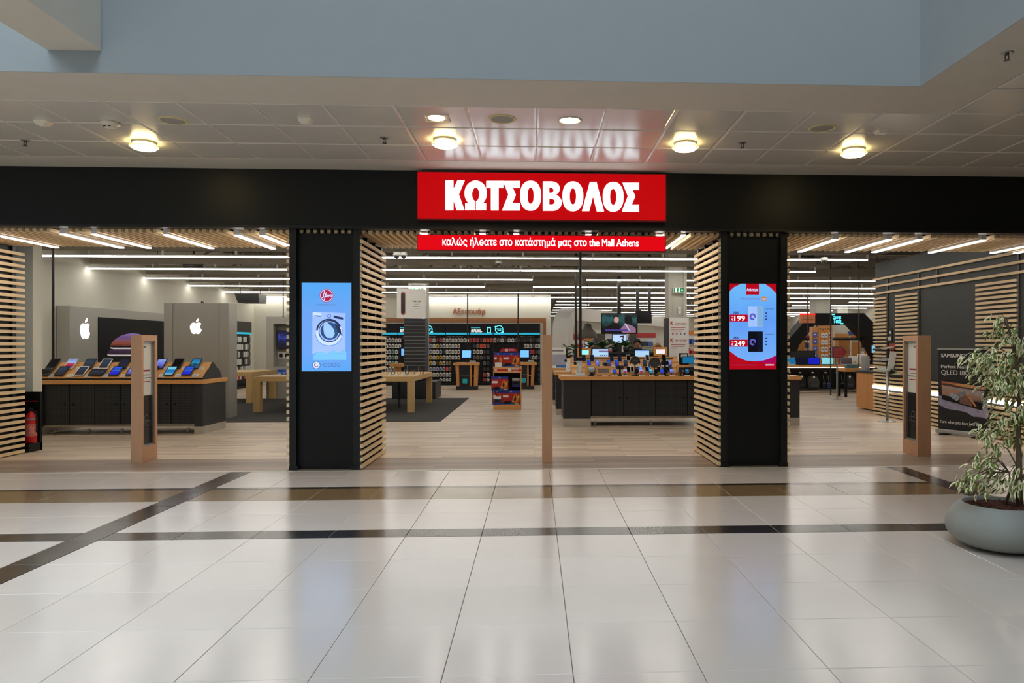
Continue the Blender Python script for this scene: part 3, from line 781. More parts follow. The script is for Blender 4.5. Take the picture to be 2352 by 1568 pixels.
# dome cameras in the shop
for px, py, Y in ((911, 588, 4.2), (927, 588, 4.2), (1145, 606, 6.9), (1893, 600, 4.0)):
    p = at(px, py, Y)
    t = thing('dome_camera', {911: 'first of the twin dome cameras', 927: 'second of the twin dome cameras', 1145: 'single white dome camera under the accessories end of the ceiling', 1893: 'dome camera hung above the passage with the pentagon sign'}[px] + ' hanging from the shop ceiling', 'camera', p[:])
    MB().cyl((0, 0, .06), (0, 0, 4.795 - p.z), .012, n=8).build('drop_pole', BLACKM, t)
    MB().lathe([(0, .07), (.06, .07), (.065, .03), (.065, .01), (.0, .01)], 16).build('housing', WHITE, t, smooth=True)
    MB().lathe([(0, -.045), (.025, -.04), (.045, -.02), (.052, .01), (0, .01)], 16).build('dome', M('smoked_dome', (60, 58, 56), .1), t, smooth=True)
# ================================================================== TABLET TABLE AND THE GREY BRAND AREA
def sub(o, name, mb, mat, label=None): return mb.build(name, mat, o, label=label)
caster = MB().cyl((-.012, 0, .03), (.012, 0, .03), .03, n=12).box(-.018, .018, -.012, .02, .05, .09).mesh('caster', [M('caster_grey', (150, 150, 150), .4, .4)])
def door_pair(t, x0, x1, y, z0, z1, n):
    w = (x1 - x0) / n
    for k in range(n):
        a, b = x0 + k * w, x0 + (k + 1) * w
        d = bx('door', t, PERF, a + .006, b - .006, y, y + .02, z0, z1)
        hx = b - .07 if k % 2 == 0 else a + .07
        MB().cyl((hx, y - .004, (z0 + z1) / 2), (hx, y, (z0 + z1) / 2), .022, n=10).build('lock', BLACK, d)
# ---- table with sloping tablet display
TX0, TX1, TY0, TY1, TZ = -8.45, -5.64, 3.66, 4.56, .925
t = thing('display_table', 'long dark display table with oak top carrying rows of tablets', 'table', ((TX0 + TX1) / 2, TY0, 0))
W = (TX1 - TX0) / 2
bx('table_top', t, OAK, -W - .03, W + .03, -.03, TY1 - TY0 + .02, TZ - .07, TZ, c=.004)
for s in (-1, 1):
    e = bx('end_panel', t, CHAR, s * (W - .14), s * W, 0, TY1 - TY0, .13, TZ - .07)
    bx('plinth', e, KICK, s * (W - .142), s * (W + .002), -.002, TY1 - TY0 + .002, 0, .13)
door_pair(t, -W + .14, W - .14, .07, .16, TZ - .07, 6)
bx('carcass', t, BLACK, -W + .14, W - .14, .095, TY1 - TY0 - .05, .16, TZ - .075)
bx('rail', t, M('warm_rail', (150, 138, 118), .4, .4), -W + .14, W - .14, .06, .09, .13, .155)
for k in range(5): ob('caster', caster, t, (-W + .3 + (2 * W - .6) * k / 4, .12, 0))
MB().tube([(-W + .25, .05, .03), (-W + .75, .08, .12)], .008, 6).build('brace', STEEL, t)
# two-step gable that holds the tablets
D = TY1 - TY0
ry, rz, by = D * .48, 1.215, .07                     # ridge
gm = [(by, TZ + .004), (by + .02, TZ + .045), (by + .19, TZ + .165), (by + .2, TZ + .15), (ry, rz), (ry + .035, rz), (D - by - .14, TZ + .15), (D - by - .14, TZ + .175), (D - by, TZ + .004)]
g = MB().prismx(gm, -W + .03, W - .04).build('display_gable', OAK, t)
MB().prismx([(y, z + .001) for y, z in gm], W - .04, W - .03).build('gable_end', CHAR, g)
MB().prismx([(y, z + .001) for y, z in gm], -W + .02, -W + .03).build('gable_end', CHAR, g)
bx('ledge', g, BLACK, -W + .03, W - .04, by - .012, by + .01, TZ + .001, TZ + .025)
SL = math.atan2(.12, .17)                             # slope of the steps
SLO = [(TY0 + by + .02, TZ + .045, math.atan2(.12, .17)), (TY0 + by + .2, TZ + .15, math.atan2(rz - TZ - .15, ry - by - .2))]
SCRN = {
 'off': M('screen_off', (16, 17, 20), .15),
 'dim': ramp_screen('lit_dim_menu', [(0, (60, 30, 30)), (.3, (44, 52, 74)), (.7, (58, 74, 100)), (1, (48, 60, 88))], .55, 'Y', noise=.6, nscale=5),
 'pink': ramp_screen('lit_pink', [(0, (80, 90, 170)), (.2, (150, 20, 50)), (.5, (190, 60, 90)), (.62, (170, 190, 240)), (1, (120, 150, 220))], .85, 'Y', noise=.2),
 'blue': ramp_screen('lit_blue_wave', [(0, (20, 30, 200)), (.45, (30, 60, 215)), (.55, (70, 130, 190)), (.62, (24, 40, 190)), (1, (40, 100, 235))], .85, 'Y', noise=.5),
 'cyan': ramp_screen('lit_cyan_sea', [(0, (150, 210, 235)), (.15, (40, 140, 200)), (.55, (20, 110, 190)), (.8, (130, 215, 230)), (1, (100, 190, 225))], .9, 'Y', noise=.2),
 'teal': ramp_screen('lit_teal_wave', [(0, (20, 120, 170)), (.4, (10, 40, 80)), (.6, (30, 150, 190)), (1, (30, 110, 180))], .8, 'Y', noise=.6, nscale=4),
 'navy': ramp_screen('lit_navy', [(0, (14, 18, 44)), (1, (22, 30, 66))], .6, 'Y', noise=.4),
 'lilac': ramp_screen('lit_lilac', [(0, (50, 50, 150)), (.5, (120, 130, 230)), (1, (150, 170, 250))], .8, 'Y', noise=.5),
}
_tab = {}
def slab(name, w, h, th, scr, frame, label, cat, loc, tilt, rz=0., group=None, bez=.012, key=None):
    """phone or tablet lying on a slope: local x across, y up the slope"""
    t = thing(name, label, cat, loc, group=group, rot=(tilt, 0, rz))
    k = (w, h, th, bez)
    if k not in _tab:
        b = MB().prismz(rrect(-w / 2, w / 2, 0, h, min(.012, w * .12), 3), .012, .012 + th).mesh('body', [frame])
        s = MB().box(-w / 2 + bez, w / 2 - bez, bez * 1.4, h - bez * 1.4, .012 + th, .0126 + th).mesh('screen', [frame])
        f = MB().box(-w * .2, w * .2, h * .25, h * .5, 0, .012).mesh('holder', [BLACKM])
        _tab[k] = (b, s, f)
    b, s, f = _tab[k]
    ob('body', b, t, mat=frame); ob('screen', s, t, mat=SCRN[scr]); ob('holder', f, t)
    return t
TBLK = M('tablet_black', (18, 18, 20), .3); TWHT = M('tablet_white', (236, 236, 234), .3)
low = [(101, 'off', 0, 'L'), (140, 'dim', 0, 'P'), (186, 'dim', 1, 'P'), (225, 'dim', 0, 'L'), (265, 'blue', 0, 'P'), (304, 'lilac', 0, 'P'), (347, 'dim', 0, 'P'), (391, 'cyan', 0, 'P'), (431, 'blue', 0, 'P')]
upp = [(121, 'off', 0, 'P'), (162, 'pink', 1, 'P'), (204, 'dim', 0, 'P'), (241, 'dim', 1, 'P'), (283, 'navy', 0, 'P'), (328, 'dim', 0, 'P'), (368, 'lilac', 0, 'P'), (407, 'off', 0, 'P'), (448, 'teal', 0, 'P')]
def cards(xs, row, off):
    y, z, sl = SLO[row]
    for i, px in enumerate(xs):
        p = at(px, 862 if row == 0 else 842, y)
        o = MB().box(-.048, .048, 0, .085, .001, .004).build('price_card', CARD, None, (p.x, y + off[0], z + off[1]), (sl, 0, 0))
        m = MB()
        for j in range(4): m.box(-.034, .034, .014 + .016 * j, .020 + .016 * j, .004, .0043)
        m.build('printed_lines', GREYTX, o)
        tag(o, '%s white price card from the extinguisher in the %s row of the tablet table' % (ORD[i], ('lower', 'upper')[row]), 'price card', 'price cards %s row of the tablet table' % ('lower', 'upper')[row])
for row, L in ((0, low), (1, upp)):
    y, z, sl = SLO[row]
    for i, (px, s, wh, fm) in enumerate(L):
        p = at(px, 856 if row == 0 else 836, y + .08)
        w_, h_ = (.165, .245) if fm == 'P' else (.26, .17)
        slab('tablet', w_, h_, .009, s, TWHT if wh else TBLK, '%s tablet from the fire extinguisher in the %s row of the display table' % (ORD[i], ('lower', 'upper')[row]), 'tablet',
             (p.x, y + .012, z + (.016 if row == 0 else .02)), sl + .04, group='tablets on the display table', bez=.014 if fm == 'P' else .03)
cards([117, 160, 199, 240, 282, 371, 408, 447], 0, (-.008, -.002)); cards([137, 179, 218, 259, 296, 380, 422, 460], 1, (.002, .004))
# ---- thin black power pole by the table
def pole(px, py, Y, z0, z1, r, label):
    p = at(px, py, Y)
    t = thing('ceiling_pole', label, 'pole', (p.x, Y, z0))
    MB().cyl((0, 0, 0), (0, 0, z1 - z0), r, n=10).build('shaft', BLACKM, t)
    MB().lathe([(0, z1 - z0 - .03), (r * 2.2, z1 - z0 - .03), (r * 2.2, z1 - z0), (0, z1 - z0)], 10).build('ceiling_rosette', BLACKM, t)
    MB().lathe([(0, 0), (r * 2., 0), (r * 2., .015), (0, .015)], 10).build('foot_plate', BLACKM, t)
pole(122, 700, 4.7, 0, 4.79, .022, 'thin black pole from ceiling down behind the tablet table')

# ---- fire extinguisher in its dark stand
t = thing('extinguisher_stand', 'dark open stand for a fire extinguisher behind the slatted cheek wall', 'stand', (at(84, 1000, 1.8).x - .16, 1.72, 0))
MB().box(-.2, .16, .16, .2, 0, .84).box(-.2, -.16, -.08, .16, 0, .84).box(-.2, .16, -.08, .2, 0, .12).build('case', BLACK, t)
bx('red_stripe', t, RED, -.1, .12, .155, .16, .70, .712)
t = thing('fire_extinguisher', 'red fire extinguisher with white label standing in a dark stand', 'fire extinguisher', (at(71, 960, 1.78).x, 1.78, .12))
MB().lathe([(0, 0), (.068, 0), (.072, .012), (.072, .34), (.06, .4), (.03, .43), (.022, .45), (0, .45)], 20).build('cylinder', RED, t, smooth=True)
MB().lathe([(.0726, .1), (.0726, .27)], 20, cap=False).build('label_band', M('printed_label', (206, 120, 112), .5, var=.5, scale=30), t)
MB().lathe([(.0724, .33), (.0724, .352)], 20, cap=False).build('grey_band', M('grey_band', (130, 140, 140), .5), t)
MB().box(-.012, .012, -.07, .03, .46, .475).box(-.012, .012, -.06, .03, .485, .5).cyl((0, 0, .44), (0, 0, .485), .018, n=10).build('valve', BLACKM, t)
MB().tube([(.02, 0, .46), (.075, 0, .44), (.085, 0, .3), (.08, 0, .15)], .01, 8).build('hose', RUBBER, t)

# ---- brushed grey brand walls with the lit fruit emblem
APPLE = [(.02, .30), (.10, .33), (.22, .37), (.34, .35), (.44, .27), (.36, .18), (.31, .06), (.33, -.08), (.40, -.18), (.48, -.23), (.42, -.38), (.32, -.52), (.22, -.60), (.12, -.58), (.02, -.54), (-.08, -.56), (-.18, -.60), (-.28, -.54), (-.40, -.36), (-.47, -.12), (-.47, .08), (-.40, .24), (-.28, .34), (-.15, .36), (-.05, .31)]
LEAF = [(.02, .42), (.04, .54), (.12, .65), (.24, .72), (.23, .60), (.15, .48)]
def emblem(t, x, y, z, s, mat=LOGO, ext=.006):
    MB().prism([(x + a * s, z + b * s) for a, b in APPLE], y - ext, y).build('emblem', mat, t, label='white lit fruit emblem')
    MB().prism([(x + a * s, z + b * s) for a, b in LEAF], y - ext, y).build('emblem_leaf', mat, t)
YB = 6.25
a, b = at(376, 697, YB), at(525, 960, YB)
t = thing('brand_panel', 'tall free-standing brushed grey panel with a white fruit emblem', 'display panel', ((a.x + b.x) / 2, YB, .0125))
w = (b.x - a.x) / 2; hz = a.z
s1, s2 = at(397, 800, YB).x - t.location.x, at(503, 800, YB).x - t.location.x
for x0, x1 in ((-w, s1), (s1, s2), (s2, w)):
    bx('front_panel', t, GREYM, x0 + .003, x1 - .003, 0, .03, 0, hz, c=.003)
bx('carcass', t, GREYM, -w, w, .03, .42, 0, hz - .002)
p = at(450, 752, YB); emblem(t, p.x - t.location.x, 0, p.z, (at(463, 752, YB).x - at(437, 752, YB).x) / .95)
bx('camera', t, BLACK, .05, .08, .1, .16, hz, hz + .04)
# panel along the wall, facing into the shop
FXL = -10.2
ya_, yb_ = onx(160, 800, FXL).y, 13.2
zt_ = onx(160, 702, FXL).z
t = thing('brand_wall_panel', 'long brushed grey wall panel with fruit emblem and dark phone poster', 'display panel', (FXL, ya_, 0), rz=PI / 2)
L = yb_ - ya_
bx('panel', t, GREYM, 0, L, 0, .28, 0, zt_)
p = onx(195, 756, FXL)
k_ = .36
MB().prism([((p.y - ya_) + a * k_, p.z + b * k_) for a, b in APPLE], -.008, 0).build('emblem', LOGO, t, label='white lit fruit emblem')
MB().prism([((p.y - ya_) + a * k_, p.z + b * k_) for a, b in LEAF], -.008, 0).build('emblem_leaf', LOGO, t)
x0 = onx(225, 728, FXL).y - ya_; z1 = onx(225, 728, FXL).z; z0 = .55
P = bx('poster', t, M('poster_black', (14, 15, 16), .6, spec=.2), x0, L - .25, -.012, 0, z0, z1)
def pz(px, py): q = onx(px, py, FXL); return (q.y - ya_, q.z)
dome = [pz(252, 792), pz(258, 784), pz(266, 777), pz(276, 771), pz(288, 767), pz(302, 765), pz(316, 766), pz(326, 769), pz(338, 776), pz(349, 786), pz(354, 793), pz(350, 795), pz(254, 795)]
MB().prism(dome, -.014, -.012).build('phone_picture', ramp_screen('lit_planet', [(0, (60, 24, 20)), (.2, (170, 84, 54)), (.45, (160, 100, 120)), (.65, (130, 90, 160)), (1, (170, 140, 220))], .5, 'Z', noise=.25, nscale=6), P)
low_ = [pz(245, 811), pz(252, 802), pz(350, 802), pz(358, 812), pz(350, 814), pz(250, 814)]
MB().prism(low_, -.014, -.012).build('phone_picture', ramp_screen('lit_planet_low', [(0, (50, 26, 46)), (1, (70, 44, 80))], .5, 'Z', noise=.4), P)
SIL = M('lit_print_silver', (200, 190, 196), .3, emit=.5)
for y_, x_a, x_b in ((799, 252, 356), (815, 245, 360)):
    MB().prism([pz(x_a, y_ - 2), pz(x_a + 5, y_ - 1), pz(x_b, y_ - 1), pz(x_b, y_ + 2.5), pz(x_a + 8, y_ + 2.5), pz(x_a + 1, y_ + 1)], -.015, -.012).build('phone_edge_picture', SIL, P)
# ---- carpet
o = MB().cbox(-8.9, -1.86, 5.5, 11.7, 0, .012, .005).build('carpet', M('charcoal_carpet', (62, 60, 58), .95, var=.25, scale=160, bump=.3))
tag(o, 'dark charcoal carpet under the maple display tables', 'carpet')
# ---- maple tables
def maple_table(x0, x1, y0, y1, label, z=.815, lw=.145):
    t = thing('maple_table', label, 'table', ((x0 + x1) / 2, y0, .012), group='maple display tables')
    w = (x1 - x0) / 2; d = y1 - y0; h = z - .012
    bx('table_top', t, PALE, -w, w, 0, d, h - .115, h, c=.004)
    for sx in (-1, 1):
        for yy in (0, d - lw):
            bx('leg', t, wood('pale_maple_leg', (216, 178, 118), .45, 'z', .08), sx * w, sx * (w - lw), yy, yy + lw, 0, h - .115)
    return t
maple_table(-6.26, -4.75, 7.45, 10.2, 'pale maple table with two small blue boxes on top')
maple_table(-9.2, -7.33, 10.1, 11.85, 'pale maple table half hidden behind the free-standing grey panel')
maple_table(-4.25, -2.69, 7.3, 10.2, 'pale maple table covered with watch stands in the central opening')
# things on the tables
TZA = .815
p = at(560, 857, 8.6)
bx_ = MB().cbox(-5.4, -4.78, 8.9, 9.15, TZA, TZA + .12, .004).build('display_riser', PALE); tag(bx_, 'low maple riser at the back of the table with blue boxes', 'riser')
for k, px in enumerate((642, 652)):
    p = at(px, 856, 8.2)
    t = thing('boxed_earphones', '%s small blue gift box on the maple table' % ('left-hand', 'right-hand')[k], 'box', (p.x, 8.2, TZA), group='blue boxes on the maple table')
    bx('box', t, M('box_blue', (50, 90, 200), .4), -.044, .044, 0, .06, 0, .13); bx('print', t, M('box_blue_light', (120, 170, 235), .4), -.03, .03, -.001, 0, .02, .07)
devmat = [M('watch_black', (30, 30, 32), .3), M('watch_rose', (200, 160, 140), .3, .5), WHITE]
for k in range(12):
    x = -6.1 + .11 * k + RND.uniform(-.02, .02); y = 7.65 + RND.uniform(0, .6)
    t = thing('phone_stand', '%s small phone stand along the maple table with the blue boxes' % ORD[k], 'phone stand', (x, y, TZA), group='phone stands on the maple table with blue boxes')
    bx('base', t, WHITE, -.035, .035, -.05, .05, 0, .02); bx('phone', t, devmat[k % 3], -.03, .03, -.04, .04, .02, .03)
for k in range(14):
    x = -4.12 + .1 * k; y = 7.55 + .5 * (k % 3) * .5 + RND.uniform(0, .2)
    t = thing('watch_stand', '%s white watch stand along the maple table in the central opening' % ORD[k], 'watch stand', (x, y, TZA), group='watch stands on the central maple table')
    bx('base', t, WHITE, -.045, .045, -.06, .06, 0, .018)
    MB().ring(0, .07, .045, .036, -.018, .018, 16).build('strap', devmat[k % 3], t)
    bx('watch_face', t, SCRBLK, -.02, .02, -.02, .02, .108, .118)
for k, (px, hh, m_) in enumerate(((936, .2, STEEL), (952, .16, BLACKM), (962, .17, WHITE), (966, .16, DRED), (972, .1, BLACKM))):
    p = at(px, 850, 8.7)
    t = thing('charging_post', '%s thin post standing among the watches on the maple table' % ('steel', 'short black', 'white', 'dark red', 'shortest black')[k], 'stand', (p.x, 8.7, TZA))
    MB().cyl((0, 0, 0), (.0, 0, hh), .008, n=8).build('rod', m_, t); MB().lathe([(0, 0), (.03, 0), (.028, .008), (0, .008)], 12).build('foot', m_, t)
sp = [(at(917, 900, 8).x + .03 * math.cos(k * 1.1), 8 + .03 * math.sin(k * 1.1), .69 - .0075 * k) for k in range(86)]
o = MB().tube(sp, .008, 5).build('spiral_cable', RUBBER); tag(o, 'black spiral cable hanging under the central maple table', 'cable')
# ---- grey panel with television niche
YK = 11.9
a, b = at(612, 727, YK), at(640, 914, YK)
x0 = a.x; x1 = x0 + 2.4
t = thing('media_wall', 'brushed grey panel with a niche for a small television', 'display panel', (x0, YK, 0))
zt = a.z; nz1 = at(632, 744, YK).z; nx0 = at(628, 744, YK).x - x0
bx('side_panel', t, GREYM, 0, nx0, 0, .4, 0, zt); bx('side_panel', t, GREYM, 2.4 - nx0, 2.4, 0, .4, 0, zt)
bx('top_panel', t, GREYM, nx0, 2.4 - nx0, 0, .4, nz1, zt); bx('base_panel', t, GREYM, nx0, 2.4 - nx0, 0, .4, 0, .9)
bx('niche_back', t, M('niche_grey', (150, 146, 136), .6), nx0, 2.4 - nx0, .3, .4, .9, nz1)
a, b = at(633, 758, YK), at(690, 801, YK)
tv = thing('television', 'small flat television with a blue night picture in the grey niche', 'television', ((a.x + b.x) / 2, YK + .15, (a.z + b.z) / 2))
w, h = (b.x - a.x) / 2, (a.z - b.z) / 2
bx('case', tv, SCRBLK, -w, w, 0, .15, -h, h); bx('picture', tv, ramp_screen('lit_night_city', [(0, (5, 6, 16)), (.45, (14, 22, 70)), (.6, (50, 70, 180)), (.75, (20, 30, 90)), (1, (10, 12, 40))], .8, 'Z', noise=.9, nscale=9), -w + .02, w - .02, -.003, 0, -h + .02, h - .02)
for k, px in enumerate((645, 659, 672)):
    p = at(px, 816, YK + .29)
    f = thing('outlet_box', '%s white square frame under the small television' % ORD[k], 'box', (p.x, YK + .285, p.z), group='white frames under the small television')
    MB().box(-.085, .085, 0, .015, .055, .085).box(-.085, .085, 0, .015, -.085, -.055).box(-.085, -.055, 0, .015, -.055, .055).box(.055, .085, 0, .015, -.055, .055).build('frame', WHITE, f)
    bx('insert', f, BLACK, -.055, .055, .006, .015, -.055, .055)
t = thing('pendant_rod', 'thin black rod hanging above the grey television panel', 'rod', (at(645, 700, YK).x, YK + .2, zt))
MB().cyl((0, 0, 0), (0, 0, 4.79 - zt), .014, n=8).build('rod', BLACKM, t); MB().lathe([(0, 0), (.03, 0), (.03, .02), (0, .02)], 10).build('foot', BLACKM, t)
# ---- accessory bay on the long wall, seen at a slant
t = thing('wall_bay', 'narrow black accessory bay on the long white wall behind the grey panel', 'shelf unit', (-10.42, 15.3, 0), rz=PI / 2)
bx('back_panel', t, BLACK, 0, 2.6, 0, .06, .1, 2.35); bx('base', t, BLACK, 0, 2.6, -.25, .06, 0, .1)
bx('lit_header', t, SCRBLK, 0, 2.6, -.06, 0, 1.9, 2.35); bx('lit_strip', t, CYANL, 0, 2.6, -.065, -.06, 1.9, 1.97)
for i in range(6): bx('hook_rail', t, BLACKM, 0, 2.6, -.01, 0, .3 + .26 * i, .32 + .26 * i)
pk = MB().prism(rrect(-.045, .045, -.19, 0, .008, 2), -.02, .02).prism([(-.012, 0), (.012, 0), (.008, .03), (-.008, .03)], -.002, .002).mesh('package', [WHITE])
cols = [WHITE, CARD, M('pack_black', (40, 40, 42), .4), M('pack_grey', (150, 150, 150), .4), RED]
for i in range(6):
    for j in range(16):
        c = cols[RND.choice((0, 0, 1, 2, 2, 3))] if i else cols[RND.choice((0, 1, 2, 4))]
        o = ob('package', pk, None, (-10.42 + .05 + .05, 15.4 + .155 * j, .50 + .26 * i), (0, 0, PI / 2), mat=c)
        nm = {'white_plastic': 'white', 'white_card': 'white', 'pack_black': 'black', 'pack_grey': 'grey', 'red_plastic': 'red'}[c.name]
        tag(o, '%s package, %s from the back corner in the %s row of the slanted bay' % (nm, ORD[15 - j], ORD[5 - i]), 'package', 'packages in the slanted wall bay')
# duct box and dark speaker drum
p = at(445, 607, 9.0)
t = thing('ceiling_drum', 'dark round drum unit hanging under the shop ceiling by the white wall', 'vent', (p.x, 9.0, p.z))
MB().lathe([(0, -.12), (.2, -.12), (.24, -.06), (.25, .12), (0, .12)], 20).build('drum', BLACK, t, smooth=True); MB().cyl((0, 0, .12), (0, 0, 4.79 - p.z), .02, n=8).build('drop_rod', BLACKM, t)
p = at(566, 684, 13.5)
t = thing('air_unit', 'dark boxy air unit hung high behind the free-standing grey panel', 'air unit', (p.x, 13.5, p.z))
MB().add([(-.36, 0, .13), (.36, 0, .13), (.36, .7, .13), (-.36, .7, .13), (-.28, .05, -.14), (.36, .05, -.14), (.36, .65, -.14), (-.28, .65, -.14)], [(0, 1, 2, 3), (7, 6, 5, 4), (0, 4, 5, 1), (1, 5, 6, 2), (2, 6, 7, 3), (3, 7, 4, 0)]).build('casing', M('dark_zinc', (78, 80, 80), .4, .6), t)
for s in (-.3, .3): MB().cyl((s, .3, .13), (s, .3, 4.79 - p.z), .012, n=6).build('hanger_rod', BLACKM, t)
# ================================================================== ACCESSORIES WALL
AF = AY - .06                                         # front of the black bays
edges = [862, 915, 971, 1024, 1078, 1133, 1190, 1241]
zt = at(1050, 743, AF).z; zs0, zs1 = at(1050, 769, AF).z, at(1050, 764, AF).z; zr = at(1050, 777, AF).z
BAYN = ['of white audio leads', 'half behind the slatted gondola', 'with red and yellow battery packs', 'of white charger packs', 'of orange and pink phone covers', 'behind the game console stand', 'of clear phone covers by the brown frame']
bays = []
for k, (pa, pb) in enumerate(zip(edges, edges[1:])):
    xa, xb = at(pa, 800, AF).x, at(pb, 800, AF).x
    t = thing('accessory_bay', 'black wall bay ' + BAYN[k], 'shelf unit', ((xa + xb) / 2, AF, 0), group='bays of the accessories wall')
    w = (xb - xa) / 2 - .006
    bx('back_panel', t, M('bay_black', (14, 15, 17), .6, spec=.3), -w, w, 0, .05, .1, zs0)
    bx('base', t, BLACK, -w, w, -.2, .05, 0, .1, c=.005)
    hd = bx('header', t, M('header_black', (18, 19, 22), .6, spec=.3), -w, w, -.1, .05, zs0, zt)
    bx('lit_strip', hd, CYANL, -w + .01, w - .01, -.106, -.1, zs0 + .01, zs1)
    bx('red_line', t, DRED, -w, w, -.004, 0, zr - .01, zr + .006)
    if k != 4: txt(('Ακουστικά', 'Ακουστικά', 'Μπαταρίες', 'Αξεσουάρ φόρτισης', '', 'Θήκες', 'Θήκες smartphone')[k], t, M('pale_print', (190, 190, 186), .6), -w * .2, -.001, (zr + zs0) / 2, h=.06, bold=.005)
    if k in (1, 4):
        txt('Όλα για εσένα', hd, CYANB, -w + .07, -.1, zt - .16, h=.045, al='L'); txt('Δίπλα σου!', hd, WHTL, -w + .07, -.1, zt - .24, h=.055, al='L', bold=.015); txt('στην τεχνολογία', hd, WHTL, -w + .07, -.1, zt - .31, h=.05, al='L', bold=.015)
        MB().prism(rrect(w - .22, w - .08, zt - .36, zt - .13, .015, 2), -.104, -.1).build('phone_icon', CYANB, hd); bx('phone_icon_screen', hd, SCRBLK, w - .2, w - .1, -.106, -.104, zt - .33, zt - .17)
    if k in (2, 5):
        r = .155
        MB().ring(-w + .22, zt - .22, r, r - .022, -.106, -.1, 28).build('round_emblem', CYANB, hd)
        txt('THANKS', hd, CYANB, -w + .22, -.1, zt - .2, h=.04, bold=.01); txt('Tech', hd, CYANB, -w + .22, -.1, zt - .25, h=.05, bold=.015)
        for sx, sz in ((-1, .75), (1, -.75)): MB().prism(circ(-w + .22 + sx * .14, zt - .22 + sz * .13, .03, 8), -.108, -.1).build('quote_mark', CYANB, hd)
    bays.append((xa, xb))
PK = {
 'w': M('pack_white', (226, 226, 218), .4), 'k': M('pack_black', (40, 40, 42), .4), 'g': M('pack_smoke', (104, 106, 108), .4), 'r': M('pack_red', (214, 62, 50), .4), 'y': M('pack_yellow', (222, 182, 40), .4),
 'p': M('pack_pink', (226, 60, 120), .4), 'b': M('pack_tan', (146, 130, 96), .4), 'l': M('pack_lavender', (176, 178, 206), .4), 't': M('pack_teal', (120, 190, 180), .4), 'o': M('pack_orange', (232, 92, 58), .4), 'v': M('pack_violet', (64, 44, 66), .4)}
PN = dict(w='white', k='black', g='grey', r='red', y='yellow', p='pink', b='tan', l='lavender', t='teal', o='orange', v='dark violet')
shapes = {}
def pack_mesh(w, h):
    k = (w, h)
    if k not in shapes:
        m = MB().prism(rrect(-w / 2, w / 2, -h, -.03, .012, 2), -.09, -.05, 0)
        m.prism([(-w * .28, -.03), (w * .28, -.03), (w * .14, .0), (-w * .14, .0)], -.072, -.07, 1)
        m.cyl((0, -.1, -.012), (0, 0, -.012), .006, n=5)
        m.box(-w * .26, w * .26, -.092, -.09, -h * .8, -h * .35)
        m.mi = [0] * (len(m.f) - 6) + [2] * 6
        for i in range(14, 20): pass
        shapes[k] = m.mesh('package', [PK['w'], WHITE, M('pack_window', (70, 70, 76), .3)])
    return shapes[k]
pal = [['w', 'w', 'wwt'], ['w', 'w', 'k'], ['wkr', 'wyl', 'kwl', 'wyy', 'wky', 'l', 'w'], ['w', 'w', 'w', 'w', 'wbw', 'ob', 'w'], ['ropkkwo', 'kkboowg', 'kwwbkk', 'kgbg', 'vkgg', 'krkb', 'wrw'], ['wgwkw', 'wgwwk', 'kkgb', 'kgk', 'kg', 'k', 'w'], ['kgk', 'gwwww', 'rkgkr', 'wkw', 'kgk', 'rkk', 'rk']]
HID = [(925, 986, 700, 905), (1036, 1106, 826, 900), (1058, 1084, 794, 830), (1129, 1201, 798, 945), (1194, 1216, 800, 830), (1194, 1232, 826, 900), (1243, 1272, 760, 900), (880, 992, 852, 950), (900, 1010, 876, 920)]
npk = 0
for k, (xa, xb) in enumerate(bays):
    n = 8 if k in (3, 6) else 7
    w = (xb - xa) / n
    top = zr - .06
    for j in range(8):
        py = 781 + 13.1 * j
        for i in range(n):
            px = edges[k] + (edges[k + 1] - edges[k]) * (i + .5) / n
            if px < 886 or any(a - 1 < px < b + 1 and c < py + 4 < d for a, b, c, d in HID): continue
            P = pal[k][min(j, len(pal[k]) - 1)]
            c = P[i % len(P)] if RND.random() < .8 else RND.choice(P)
            z = at(px, py - 5, AF).z; x = xa + w * (i + .5)
            hh = .165 if j < 7 else .12
            o = ob('package', pack_mesh(round(w * .8, 3), hh), None, (x, AF, z), mat=PK[c])
            tag(o, '%s package, %s along the %s row, bay %s' % (PN[c], ORD[i], ORD[j], BAYN[k]), 'package', 'packages in the bay ' + BAYN[k]); npk += 1

